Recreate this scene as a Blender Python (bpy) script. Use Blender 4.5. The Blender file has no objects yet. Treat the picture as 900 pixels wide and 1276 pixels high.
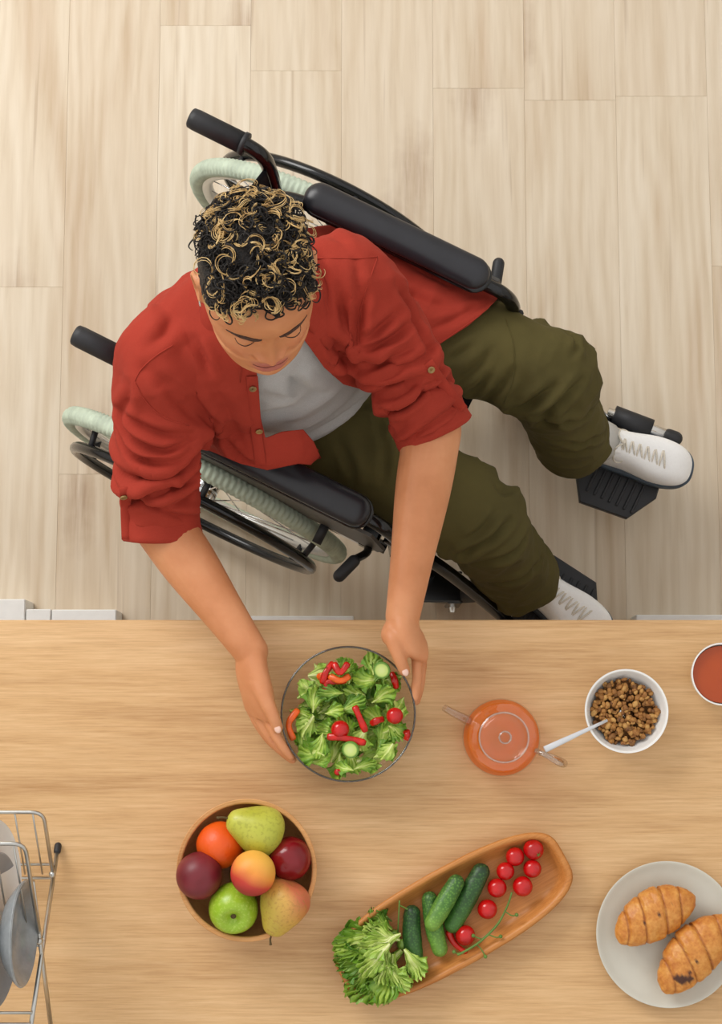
import bpy, math, random
import numpy as np
from mathutils import Vector, Matrix

# ------------------------------------------------------------------ camera, world, lights
SC = bpy.context.scene
COL = SC.collection
FPX, CAMH, NADIR = 2100.0, 3.5, 920.0            # focal length in px (900x1276 frame), height, nadir row
TILT = math.atan((NADIR - 638.0) / FPX)
cam = bpy.data.cameras.new('camera'); camo = bpy.data.objects.new('camera', cam); COL.objects.link(camo)
cam.sensor_fit = 'VERTICAL'; cam.sensor_height = 24.0; cam.lens = FPX / 1276.0 * 24.0
camo.location = (0, 0, CAMH); camo.rotation_euler = (TILT, 0, 0); cam.clip_start = .05
SC.camera = camo
SC.view_settings.view_transform = 'Standard'; SC.view_settings.look = 'None'
SC.view_settings.gamma = 1.0; SC.view_settings.use_curve_mapping = False
SC.view_settings.exposure = 0.24
W = bpy.data.worlds.new('world'); SC.world = W; W.use_nodes = True
W.node_tree.nodes['Background'].inputs[0].default_value = (1.0, .985, .965, 1)
W.node_tree.nodes['Background'].inputs[1].default_value = .80

def area_light(name, loc, target, size, power, color):
    l = bpy.data.lights.new(name, 'AREA'); l.shape = 'RECTANGLE'; l.size, l.size_y = size
    l.energy = power; l.color = color
    o = bpy.data.objects.new(name, l); COL.objects.link(o); o.location = loc
    o.rotation_euler = (Vector(target) - Vector(loc)).to_track_quat('-Z', 'Y').to_euler()
    return o
area_light('window_light', (-2.3, 2.9, 3.1), (0, .5, .4), (2.6, 1.8), 105, (1, .985, .96))

# ------------------------------------------------------------------ helpers
rng = np.random.default_rng(7); random.seed(7)
PI = math.pi
def at(u, v, z):
    """world point on height z that the pixel (u, v) of the 900x1276 frame looks at"""
    d = np.array([u - 450.0, -(v - 638.0), -FPX]); c, s = math.cos(TILT), math.sin(TILT)
    d = np.array([d[0], c * d[1] - s * d[2], s * d[1] + c * d[2]])
    return np.array([0, 0, CAMH]) + d * ((z - CAMH) / d[2])
def lin(c):
    c = np.array(c[:3], float) / 255.0
    return tuple(np.where(c <= .04045, c / 12.92, ((c + .055) / 1.055) ** 2.4)) + (1.0,)

def _hash(ix, iy, iz, seed):
    n = (ix * 374761393 + iy * 668265263 + iz * 2147483647 + seed * 1274126177) & 0x7fffffff
    n = ((n ^ (n >> 13)) * 1274126177) & 0x7fffffff
    return ((n ^ (n >> 16)) & 0xffff) / 32767.5 - 1.0
def vnoise(P, freq=1.0, seed=0):
    """smooth value noise in [-1, 1] for an (n, 3) array"""
    Q = np.asarray(P, float) * freq; I = np.floor(Q).astype(np.int64); f = Q - I; f = f * f * (3 - 2 * f)
    r = 0
    for dx in (0, 1):
        for dy in (0, 1):
            for dz in (0, 1):
                w = (f[:, 0] if dx else 1 - f[:, 0]) * (f[:, 1] if dy else 1 - f[:, 1]) * (f[:, 2] if dz else 1 - f[:, 2])
                r = r + w * _hash(I[:, 0] + dx, I[:, 1] + dy, I[:, 2] + dz, seed)
    return r
def fbm(P, freq=1.0, seed=0, n=3):
    return sum(vnoise(P, freq * 2 ** k, seed + k) * .5 ** k for k in range(n))
def smooth01(x, a, b):
    t = np.clip((np.asarray(x, float) - a) / (b - a), 0, 1); return t * t * (3 - 2 * t)

def mesh(name, V, F):
    m = bpy.data.meshes.new(name); m.from_pydata([tuple(map(float, v)) for v in V], [], [tuple(map(int, f)) for f in F]); m.update()
    return m
def obj(name, VF, mat=None, parent=None, smooth=True, loc=None, rot=None, label=None):
    m = VF if isinstance(VF, bpy.types.Mesh) else mesh(name, *VF)
    o = bpy.data.objects.new(name, m); COL.objects.link(o)
    if mat is not None and not m.materials: m.materials.append(mat)
    if smooth and not isinstance(VF, bpy.types.Mesh):
        m.polygons.foreach_set('use_smooth', [True] * len(m.polygons))
    if parent is not None: o.parent = parent
    if loc is not None: o.location = tuple(map(float, loc))
    if rot is not None: o.rotation_euler = rot
    if label: o['label'] = label
    return o
def tag(o, label, cat, group=None, kind=None):
    o['label'] = label; o['category'] = cat
    if group: o['group'] = group
    if kind: o['kind'] = kind
    return o
def thing(name, label, cat, loc=(0, 0, 0), rotz=0.0, group=None):
    o = bpy.data.objects.new(name, None); COL.objects.link(o); o.empty_display_size = .05
    o.location = tuple(map(float, loc)); o.rotation_euler = (0, 0, rotz)
    return tag(o, label, cat, group)
def join(*parts):
    V, F, n = [], [], 0
    for v, f in parts:
        V.extend(list(v)); F.extend([tuple(i + n for i in q) for q in f]); n += len(v)
    return np.array(V, float), F
def xf(VF, M=None, loc=(0, 0, 0), scale=(1, 1, 1)):
    V = np.asarray(VF[0], float) * np.array(scale)
    if M is not None: V = V @ np.asarray(M, float).T
    return V + np.array(loc, float), VF[1]
def rotz(a): c, s = math.cos(a), math.sin(a); return np.array([[c, -s, 0], [s, c, 0], [0, 0, 1.]])
def rotx(a): c, s = math.cos(a), math.sin(a); return np.array([[1, 0, 0], [0, c, -s], [0, s, c.__float__()]])
def roty(a): c, s = math.cos(a), math.sin(a); return np.array([[c, 0, s], [0, 1, 0], [-s, 0, c]])
def unit(v): v = np.asarray(v, float); return v / (np.linalg.norm(v) + 1e-12)
def loft(rings, closed_ends=True, cyclic=False):
    R = len(rings); n = len(rings[0]); V = np.concatenate([np.asarray(r, float) for r in rings]); F = []
    for i in range(R if cyclic else R - 1):
        a, b = i * n, ((i + 1) % R) * n
        for j in range(n):
            k = (j + 1) % n; F.append((a + j, a + k, b + k, b + j))
    if closed_ends and not cyclic:
        V = np.vstack([V, rings[0].mean(0), rings[-1].mean(0)]); c0, c1 = R * n, R * n + 1
        for j in range(n):
            k = (j + 1) % n; F.append((c0, k, j)); F.append((c1, (R - 1) * n + j, (R - 1) * n + k))
    return V, F
def spline(P, n, closed=False):
    """Catmull-Rom resampling of control rows (any width)"""
    P = np.asarray(P, float); m = len(P); out = []
    segs = m if closed else m - 1
    for t in np.linspace(0, segs, n, endpoint=not closed):
        i = min(int(t), segs - 1); f = t - i
        g = (lambda k: P[k % m]) if closed else (lambda k: P[min(max(k, 0), m - 1)])
        a, b, c, d = g(i - 1), g(i), g(i + 1), g(i + 2)
        out.append(.5 * (2 * b + (c - a) * f + (2 * a - 5 * b + 4 * c - d) * f * f + (3 * b - a - 3 * c + d) * f ** 3))
    return np.array(out)
def frames(P, up=None, cyclic=False):
    P = np.asarray(P, float); n = len(P)
    T = np.array([unit((P[(i + 1) % n] if cyclic else P[min(i + 1, n - 1)]) - (P[i - 1] if (cyclic or i) else P[0])) for i in range(n)])
    u = np.array(up if up is not None else ((0, 0, 1) if abs(T[0][2]) < .9 else (1, 0, 0)), float); Us = []
    for t in T:
        u = unit(u - t * (u @ t)); Us.append(u)
    Us = np.array(Us); return T, Us, np.cross(T, Us)
def tube(P, r, n=8, cap=True, cyclic=False, up=None, flat=1.0):
    P = np.asarray(P, float); r = np.broadcast_to(np.asarray(r, float), (len(P),))
    T, U, B = frames(P, up, cyclic); a = np.linspace(0, 2 * PI, n, endpoint=False)
    rings = [P[i] + r[i] * (np.cos(a)[:, None] * U[i] * flat + np.sin(a)[:, None] * B[i]) for i in range(len(P))]
    return loft(rings, cap, cyclic)
def capsule(P, r, n=10, k=4, up=None, flat=1.0):
    """tube with round ends"""
    P = np.asarray(P, float); r = np.broadcast_to(np.asarray(r, float), (len(P),)).copy()
    t0, t1 = unit(P[0] - P[1]), unit(P[-1] - P[-2]); A = [PI / 2 * (1 - (i + .15) / k) for i in range(k)]
    p0 = [P[0] + t0 * r[0] * math.sin(x) for x in A]; q0 = [r[0] * math.cos(x) for x in A]
    p1 = [P[-1] + t1 * r[-1] * math.sin(x) for x in A[::-1]]; q1 = [r[-1] * math.cos(x) for x in A[::-1]]
    return tube(np.vstack([p0, P, p1]), np.concatenate([q0, r, q1]), n, True, False, up, flat)
def lathe(prof, n=48, close=False):
    prof = np.asarray(prof, float); a = np.linspace(0, 2 * PI, n, endpoint=False)
    rings = [np.stack([r * np.cos(a), r * np.sin(a), np.full(n, z)], 1) for r, z in prof]
    return loft(rings, not close, close)
def ellipsoid(c, r, M=None, n=20, m=14):
    a = np.linspace(0, 2 * PI, n, endpoint=False); rings = []
    for t in np.linspace(.06, PI - .06, m):
        rings.append(np.stack([math.sin(t) * np.cos(a), math.sin(t) * np.sin(a), np.full(n, -math.cos(t))], 1))
    return xf(loft(rings), M, c, (1, 1, 1)) if np.isscalar(r) and False else xf((loft(rings)[0] * np.array(r), loft(rings)[1]), M, c)
def rbox(sx, sy, sz, b=.004, c=(0, 0, 0)):
    """box with chamfered edges, 24 vertices"""
    hx, hy, hz = sx / 2, sy / 2, sz / 2; b = min(b, hx * .9, hy * .9, hz * .9)
    def ring(x, y, z, k):
        return np.array([(x, y - k, z), (x - k, y, z), (-x + k, y, z), (-x, y - k, z), (-x, -y + k, z), (-x + k, -y, z), (x - k, -y, z), (x, -y + k, z)])
    R = [ring(hx - b, hy - b, -hz, b * .6), ring(hx, hy, -hz + b, b), ring(hx, hy, hz - b, b), ring(hx - b, hy - b, hz, b * .6)]
    V, F = loft(R); return V + np.array(c, float), F
def prism(poly, z0, z1, b=.0):
    poly = np.asarray(poly, float); z = lambda k, h: np.column_stack([poly * 1.0, np.full(len(poly), h)])
    c = poly.mean(0); ins = lambda h: np.column_stack([c + (poly - c) * (1 - b), np.full(len(poly), h)])
    return loft([ins(z0), z(0, z0 + (z1 - z0) * .15), z(0, z1 - (z1 - z0) * .15), ins(z1)] if b else [z(0, z0), z(0, z1)])
def tris(F):
    T = []
    for f in F:
        for k in range(1, len(f) - 1): T.append((f[0], f[k], f[k + 1]))
    return np.array(T, int)
def normals(V, F):
    T = tris(F); n = np.cross(V[T[:, 1]] - V[T[:, 0]], V[T[:, 2]] - V[T[:, 0]]); N = np.zeros_like(V)
    for k in range(3): np.add.at(N, T[:, k], n)
    return N / (np.linalg.norm(N, axis=1, keepdims=True) + 1e-12)
def remesh(VF, voxel, smooth=4, factor=.5):
    """one continuous surface out of overlapping closed shapes"""
    o = bpy.data.objects.new('tmp', mesh('tmp', *VF)); COL.objects.link(o)
    r = o.modifiers.new('r', 'REMESH'); r.mode = 'VOXEL'; r.voxel_size = voxel; r.adaptivity = 0
    if smooth:
        s = o.modifiers.new('s', 'SMOOTH'); s.iterations = smooth; s.factor = factor
    dg = bpy.context.evaluated_depsgraph_get(); dg.update()
    m = o.evaluated_get(dg).to_mesh(); V = np.empty(len(m.vertices) * 3); m.vertices.foreach_get('co', V)
    F = [tuple(p.vertices) for p in m.polygons]; o.evaluated_get(dg).to_mesh_clear()
    me = o.data; bpy.data.objects.remove(o); bpy.data.meshes.remove(me)
    return V.reshape(-1, 3), F
def clip(V, F, s):
    """keep the part of the surface where the per-vertex field s >= 0, with a clean cut edge"""
    T = tris(F); V = list(map(np.asarray, V)); s = np.asarray(s); out = []; cut = {}
    def mid(i, j):
        k = (i, j) if i < j else (j, i)
        if k not in cut:
            t = s[i] / (s[i] - s[j]); cut[k] = len(V); V.append(V[i] + (V[j] - V[i]) * t)
        return cut[k]
    pos = s >= 0; cnt = pos[T].sum(1)
    for t in T[cnt == 3]: out.append(tuple(t))
    for t in T[(cnt > 0) & (cnt < 3)]:
        q = []
        for k in range(3):
            i, j = t[k], t[(k + 1) % 3]
            if pos[i]: q.append(i)
            if pos[i] != pos[j]: q.append(mid(i, j))
        out.append(tuple(q))
    used = sorted({i for f in out for i in f}); mp = {k: n for n, k in enumerate(used)}
    return np.array([V[k] for k in used]), [tuple(mp[i] for i in f) for f in out]
def solidify(o, t, offset=-1.0):
    m = o.modifiers.new('thickness', 'SOLIDIFY'); m.thickness = t; m.offset = offset; return o
def attr(o, name, val):
    a = o.data.attributes.new(name, 'FLOAT', 'POINT'); a.data.foreach_set('value', np.asarray(val, np.float32)); return o
def copy_tree(o, parent=None):
    c = o.copy(); COL.objects.link(c)
    if parent is not None: c.parent = parent
    for ch in list(o.children): copy_tree(ch, c)
    return c

# ------------------------------------------------------------------ materials
class NT:
    def __init__(s, name):
        s.m = bpy.data.materials.new(name); s.m.use_nodes = True; s.t = s.m.node_tree; s.b = s.t.nodes['Principled BSDF']
    def n(s, typ, **kw):
        nd = s.t.nodes.new('ShaderNode' + typ)
        for k, v in kw.items():
            if hasattr(nd, k): setattr(nd, k, v)
            else: nd.inputs[k.replace('_', ' ')].default_value = v
        return nd
    def l(s, a, b): s.t.links.new(a, b)
    def ramp(s, fac, stops):
        r = s.n('ValToRGB'); e = r.color_ramp.elements
        while len(e) < len(stops): e.new(.5)
        for k, (p, c) in enumerate(stops): e[k].position = p; e[k].color = lin(c)
        s.l(fac, r.inputs[0]); return r.outputs[0]
    def coord(s, scale=(1, 1, 1), kind='Object', shift=False):
        tc = s.n('TexCoord'); mp = s.n('Mapping'); mp.inputs['Scale'].default_value = scale
        s.l(tc.outputs[kind], mp.inputs['Vector'])
        if shift:
            oi = s.n('ObjectInfo'); mu = s.n('Math', operation='MULTIPLY'); mu.inputs[1].default_value = 37.0
            cx = s.n('CombineXYZ'); s.l(oi.outputs['Random'], mu.inputs[0])
            for k in range(3): s.l(mu.outputs[0], cx.inputs[k])
            s.l(cx.outputs[0], mp.inputs['Location'])
        return mp.outputs[0]
    def noise(s, vec, scale, detail=3.0, rough=.55, dist=0.0):
        nz = s.n('TexNoise'); nz.inputs['Scale'].default_value = scale; nz.inputs['Detail'].default_value = detail
        nz.inputs['Roughness'].default_value = rough; nz.inputs['Distortion'].default_value = dist
        s.l(vec, nz.inputs['Vector']); return nz.outputs['Fac']
    def mix(s, fac, a, b, mode='MIX'):
        x = s.n('Mix', data_type='RGBA', blend_type=mode)
        if isinstance(fac, float): x.inputs[0].default_value = fac
        else: s.l(fac, x.inputs[0])
        for k, v in ((6, a), (7, b)):
            if isinstance(v, tuple): x.inputs[k].default_value = v
            else: s.l(v, x.inputs[k])
        return x.outputs[2]
    def bump(s, h, strength=.3, dist=.002):
        b = s.n('Bump'); b.inputs['Strength'].default_value = strength; b.inputs['Distance'].default_value = dist
        s.l(h, b.inputs['Height']); s.l(b.outputs[0], s.b.inputs['Normal'])
    def col(s, c): s.l(c, s.b.inputs['Base Color'])
    def attr(s, name):
        a = s.n('Attribute'); a.attribute_name = name; return a.outputs['Fac']
def plain(name, c, rough=.5, metal=0.0, var=.06, scale=40.0, bump=0.0, spec=.5, coat=0.0):
    """one colour with fine procedural variation and relief"""
    t = NT(name); v = t.coord(); f = t.noise(v, scale, 4)
    d = tuple(max(0, x * (1 - var * 1.6)) for x in c); e = tuple(min(255, x * (1 + var)) for x in c)
    t.col(t.ramp(f, [(.3, d), (.7, e)])); t.b.inputs['Roughness'].default_value = rough; t.b.inputs['Metallic'].default_value = metal
    t.b.inputs['Specular IOR Level'].default_value = spec; t.b.inputs['Coat Weight'].default_value = coat
    if bump: t.bump(t.noise(v, scale * 3, 3), bump, .001)
    return t.m
def fabric(name, c, scale=900.0, var=.08, rough=.9, bump=.35, fold=.0):
    t = NT(name); v = t.coord()
    big = t.noise(v, 9, 4); fine = t.noise(v, scale, 2)
    t.col(t.mix(.35, t.ramp(big, [(.3, tuple(x * (1 - var) for x in c)), (.7, tuple(min(255, x * (1 + var)) for x in c))]),
                t.ramp(fine, [(.3, tuple(x * .86 for x in c)), (.7, tuple(min(255, x * 1.12) for x in c))])))
    t.b.inputs['Roughness'].default_value = rough; t.b.inputs['Specular IOR Level'].default_value = .2
    t.b.inputs['Sheen Weight'].default_value = .0
    t.bump(fine, bump, .0006); return t.m
def glass(name, tint=(245, 248, 246), gloss=.10, rough=.02):
    """clear thin-walled glass: see-through, with reflections that grow towards grazing angles"""
    t = NT(name); t.t.nodes.remove(t.b); out = [x for x in t.t.nodes if x.type == 'OUTPUT_MATERIAL'][0]
    tr = t.n('BsdfTransparent'); gl = t.n('BsdfGlossy'); gl.inputs['Roughness'].default_value = rough
    lw = t.n('LayerWeight'); lw.inputs['Blend'].default_value = .35
    r = t.n('MapRange'); r.inputs['From Min'].default_value = 0; r.inputs['From Max'].default_value = 1
    r.inputs['To Min'].default_value = gloss * .35; r.inputs['To Max'].default_value = min(1, gloss * 4.5)
    t.l(lw.outputs['Facing'], r.inputs['Value']); tr.inputs[0].default_value = lin(tint)
    mx = t.n('MixShader'); t.l(r.outputs[0], mx.inputs[0]); t.l(tr.outputs[0], mx.inputs[1]); t.l(gl.outputs[0], mx.inputs[2])
    t.l(mx.outputs[0], out.inputs[0]); return t.m

def floor_material():
    t = NT('pale_oak_plank'); v = t.coord((1, 1, 1), 'Object', True)
    mpA = t.n('Mapping'); mpA.inputs['Scale'].default_value = (1, .055, 1); t.l(v, mpA.inputs['Vector'])
    grain = t.noise(mpA.outputs[0], 75, 6, .62, .25)
    mpB = t.n('Mapping'); mpB.inputs['Scale'].default_value = (1, .16, 1); t.l(v, mpB.inputs['Vector'])
    band = t.noise(mpB.outputs[0], 9, 3, .5, .6)
    wv = t.n('TexWave', wave_type='BANDS', bands_direction='X'); t.l(mpB.outputs[0], wv.inputs['Vector'])
    wv.inputs['Scale'].default_value = 9; wv.inputs['Distortion'].default_value = 14; wv.inputs['Detail'].default_value = 2.5; wv.inputs['Detail Scale'].default_value = .9
    c1 = t.ramp(grain, [(.25, (192, 174, 148)), (.45, (215, 202, 181)), (.7, (230, 220, 203))])
    c2 = t.ramp(band, [(.30, (186, 158, 126)), (.46, (215, 201, 179)), (.70, (231, 222, 206))])
    c = t.mix(.5, c1, c2)
    c = t.mix(.20, c, t.ramp(wv.outputs['Fac'], [(.0, (200, 182, 156)), (.5, (220, 208, 187)), (1, (234, 226, 211))]))
    # knots and the brown halo round them
    mpC = t.n('Mapping'); mpC.inputs['Scale'].default_value = (1, .42, 1); t.l(v, mpC.inputs['Vector'])
    wob = t.n('TexNoise'); wob.inputs['Scale'].default_value = 30; t.l(v, wob.inputs['Vector'])
    add = t.n('MixRGB', blend_type='ADD'); add.inputs[0].default_value = .035; t.l(mpC.outputs[0], add.inputs[1]); t.l(wob.outputs['Color'], add.inputs[2])
    vo = t.n('TexVoronoi', feature='F1', voronoi_dimensions='2D'); vo.inputs['Scale'].default_value = 3.1; t.l(add.outputs[0], vo.inputs['Vector'])
    kn = t.n('MapRange'); kn.inputs['From Min'].default_value = .03; kn.inputs['From Max'].default_value = .17
    kn.inputs['To Min'].default_value = .55; kn.inputs['To Max'].default_value = 0; t.l(vo.outputs['Distance'], kn.inputs['Value'])
    sel = t.n('Math', operation='GREATER_THAN'); sel.inputs[1].default_value = .52
    sx = t.n('SeparateColor'); t.l(vo.outputs['Color'], sx.inputs[0]); t.l(sx.outputs[0], sel.inputs[0])
    mu = t.n('Math', operation='MULTIPLY'); t.l(kn.outputs[0], mu.inputs[0]); t.l(sel.outputs[0], mu.inputs[1])
    mu2 = t.n('Math', operation='MULTIPLY'); t.l(mu.outputs[0], mu2.inputs[0]); t.l(t.ramp(grain, [(.3, (255, 255, 255)), (.8, (60, 60, 60))]), mu2.inputs[1])
    c = t.mix(mu2.outputs[0], c, lin((146, 110, 82)))
    # long dark cracks
    mpD = t.n('Mapping'); mpD.inputs['Scale'].default_value = (1, .03, 1); t.l(v, mpD.inputs['Vector'])
    cr = t.noise(mpD.outputs[0], 55, 2, .5, .3)
    c = t.mix(t.ramp(cr, [(.66, (0, 0, 0)), (.74, (150, 150, 150))]), c, lin((150, 122, 96)))
    oi = t.n('ObjectInfo'); c = t.mix(.45, c, t.mix(oi.outputs['Random'], lin((246, 240, 228)), lin((230, 216, 196))), 'MULTIPLY')
    t.col(t.mix(1.0, c, (1.0, .99, 1.0, 1), 'MULTIPLY'))
    t.b.inputs['Roughness'].default_value = .55; t.b.inputs['Specular IOR Level'].default_value = .3
    t.bump(grain, .06, .0006); return t.m
def oak_material(name, dark, mid, light, axis=0, s=1.0, rough=.45):
    t = NT(name); v = t.coord()
    sc = [1.0, 1.0, 1.0]; sc[axis] = .035
    m1 = t.n('Mapping'); m1.inputs['Scale'].default_value = tuple(sc); t.l(v, m1.inputs['Vector'])
    fine = t.noise(m1.outputs[0], 330 * s, 6, .68, .1)
    sc2 = list(sc); sc2[axis] = .09
    m2 = t.n('Mapping'); m2.inputs['Scale'].default_value = tuple(sc2); t.l(v, m2.inputs['Vector'])
    band = t.noise(m2.outputs[0], 16 * s, 4, .6, .5)
    c = t.mix(.5, t.ramp(fine, [(.3, dark), (.5, mid), (.7, light)]), t.ramp(band, [(.3, dark), (.48, mid), (.75, light)]))
    t.col(c); t.b.inputs['Roughness'].default_value = rough; t.b.inputs['Specular IOR Level'].default_value = .3
    t.bump(fine, .10, .0006); return t.m

M = {}
M['floor'] = floor_material()
M['table'] = oak_material('light_oak_veneer', (176, 132, 86), (211, 170, 121), (230, 195, 150), 0)
M['bowlwood'] = oak_material('bowl_wood', (176, 118, 66), (204, 148, 92), (222, 172, 116), 0, 1.4, .4)
M['traywood'] = oak_material('tray_wood', (164, 98, 44), (194, 126, 64), (214, 150, 86), 0, 1.2, .35)
M['white'] = plain('white_lacquer', (236, 235, 232), .4, var=.01)
M['black_rubber'] = plain('black_rubber', (34, 34, 37), .55, var=.1, bump=.1)
M['black_gloss'] = plain('black_enamel', (14, 14, 16), .18, var=.05)
M['black_pad'] = plain('black_vinyl_pad', (36, 36, 41), .32, var=.05)
M['black_sling'] = fabric('black_nylon', (22, 22, 24))
M['grey_panel'] = plain('grey_skirt_guard', (78, 74, 68), .5)
M['chrome'] = plain('chrome', (215, 215, 215), .12, 1.0, var=.02)
M['tire'] = plain('sage_green_tire', (186, 198, 178), .7, var=.05)
M['rim'] = plain('silver_rim', (214, 216, 214), .3, .6, var=.02)
M['steel'] = plain('steel_wire', (200, 200, 196), .28, 1.0, var=.03)

# ------------------------------------------------------------------ floor: planks side by side
floor = obj('floor', rbox(7.0, 6.0, .04, .002, (0, .6, -.0325)), plain('floor_base', (120, 104, 84), .8))
floor['kind'] = 'structure'; floor['label'] = 'pale oak plank floor'
PW = .198
ends = {-5: .954, -4: .55, -3: 1.54, -2: 1.437, -1: .75, 0: 1.397, 1: 1.37, 2: 1.379, 3: 1.0, -6: 1.3}
plank_mesh = {}
for k in range(-11, 11):
    x0 = .156 + PW * k - PW * 0
    y = ends.get(k - 0, .3 + .29 * ((k * 7) % 5)) - 1.38 * 2
    while y < 3.4:
        if 'm' not in plank_mesh:
            plank_mesh['m'] = mesh('floor_plank', *rbox(PW - .00025, 1.37975, .013, .00035)); plank_mesh['m'].materials.append(M['floor'])
        obj('floor_plank', plank_mesh['m'], None, floor, loc=(x0 + PW / 2, y + .69, -.0065)); y += 1.38

# room shell out of the picture: plain white walls round the floor, daylight from above
for nm, sx, sy, x, y in (('wall_left', .1, 6.2, -3.55, .6), ('wall_right', .1, 6.2, 3.55, .6), ('wall_back', 7.2, .1, 0, 3.65), ('wall_front', 7.2, .1, 0, -2.45)):
    w_ = obj(nm, rbox(sx, sy, 3.9, .002, (x, y, 1.945)), M['white'], smooth=False); w_['kind'] = 'structure'; w_['label'] = 'plain white wall'

# ------------------------------------------------------------------ table
TZ = .75
TE = at(450, 772.5, TZ)[1]
table = thing('table', 'long light oak table with white base standing on the plank floor', 'table', (0, 0, 0))
obj('tabletop', rbox(2.6, 1.05, .036, .0022, (0, TE - .525, TZ - .018)), M['table'], table, smooth=False, label='light oak tabletop')
def plinth(u0, u1, v, z, depth=.22, u1b=None):
    a = at(u0, v, z); b = at(u1, v, z)
    obj('plinth', rbox(b[0] - a[0], depth, z, .002, ((a[0] + b[0]) / 2, a[1] - depth / 2, z / 2)), M['white'], table, smooth=False)
plinth(-120, 31.5, 746.5, .09); plinth(32.5, 63.5, 759, .088, .20); plinth(64.5, 145, 759.5, .086, .16)
plinth(297, 441, 767.5, .07); plinth(793, 1010, 766, .07)
for sx in (-1, 1):
    obj('leg_panel', rbox(.04, .80, TZ - .037, .002, (sx * 1.12, TE - .52, (TZ - .037) / 2)), M['white'], table, smooth=False)
obj('back_panel', rbox(2.2, .02, .40, .002, (0, TE - .70, TZ - .24)), M['white'], table, smooth=False)
# ------------------------------------------------------------------ wheelchair (x forward, y to the sitter's left)
CH = np.array([-.181, .715, 0.0]); HEAD = math.radians(-26.5)
FWD = np.array([math.cos(HEAD), math.sin(HEAD), 0]); LFT = np.array([-FWD[1], FWD[0], 0])
def chw(f, l, z): return CH + FWD * f + LFT * l + np.array([0, 0, z])
chair = thing('wheelchair', 'black manual wheelchair with pale green tires turned towards the table', 'wheelchair', CH, HEAD)
def circ(R, n, c=(0, 0, 0)):
    a = np.linspace(0, 2 * PI, n, endpoint=False); return np.stack([R * np.cos(a), np.zeros(n), R * np.sin(a)], 1) + np.array(c)
WR = .302
def tire_mesh():
    n, m = 640, 18; a = np.linspace(0, 2 * PI, n, endpoint=False); b = np.linspace(0, 2 * PI, m, endpoint=False); rings = []
    for i, t in enumerate(a):
        rr = np.full(m, .0165)
        for j in range(m):
            if math.cos(b[j]) > .1: rr[j] += .0014 * (1 if ((i // 2) % 2) ^ ((j // 2) % 2) else -.8)
        R = WR - .0175 + rr * np.cos(b)
        rings.append(np.stack([R * math.cos(t), rr * np.sin(b) * 1.05, R * math.sin(t)], 1))
    return loft(rings, False, True)
TIRE = mesh('tire', *tire_mesh()); TIRE.materials.append(M['tire']); TIRE.polygons.foreach_set('use_smooth', [True] * len(TIRE.polygons))
def wheel(s):
    rim = obj('wheel', tube(circ(.268, 96), .0125, 8, cyclic=True), M['rim'], chair, loc=(0, s * .265, WR))
    obj('tire', TIRE, None, rim)
    obj('hub', join(tube([(0, -.035, 0), (0, .035, 0)], .028, 20), tube([(0, -.042, 0), (0, .042, 0)], .012, 12)), M['chrome'], rim)
    for k in range(24):
        a = 2 * PI * k / 24; b = a + (.35 if k % 2 else -.35); y = .022 if (k // 2) % 2 else -.022
        obj('spoke', tube([(.026 * math.cos(b), y, .026 * math.sin(b)), (.265 * math.cos(a), 0, .265 * math.sin(a))], .0014, 5), M['chrome'], rim)
    obj('hand_rim', tube(circ(.252, 96, (0, s * .048, 0)), .0105, 10, cyclic=True), M['black_gloss'], rim)
    for k in range(6):
        a = 2 * PI * (k + .35) / 6
        obj('rim_bracket', tube([(.262 * math.cos(a), s * .004, .262 * math.sin(a)), (.252 * math.cos(a), s * .048, .252 * math.sin(a))], .006, 8), M['black_rubber'], rim)
wheel(1); wheel(-1)
SR = .485                                                  # seat rail height
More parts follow.
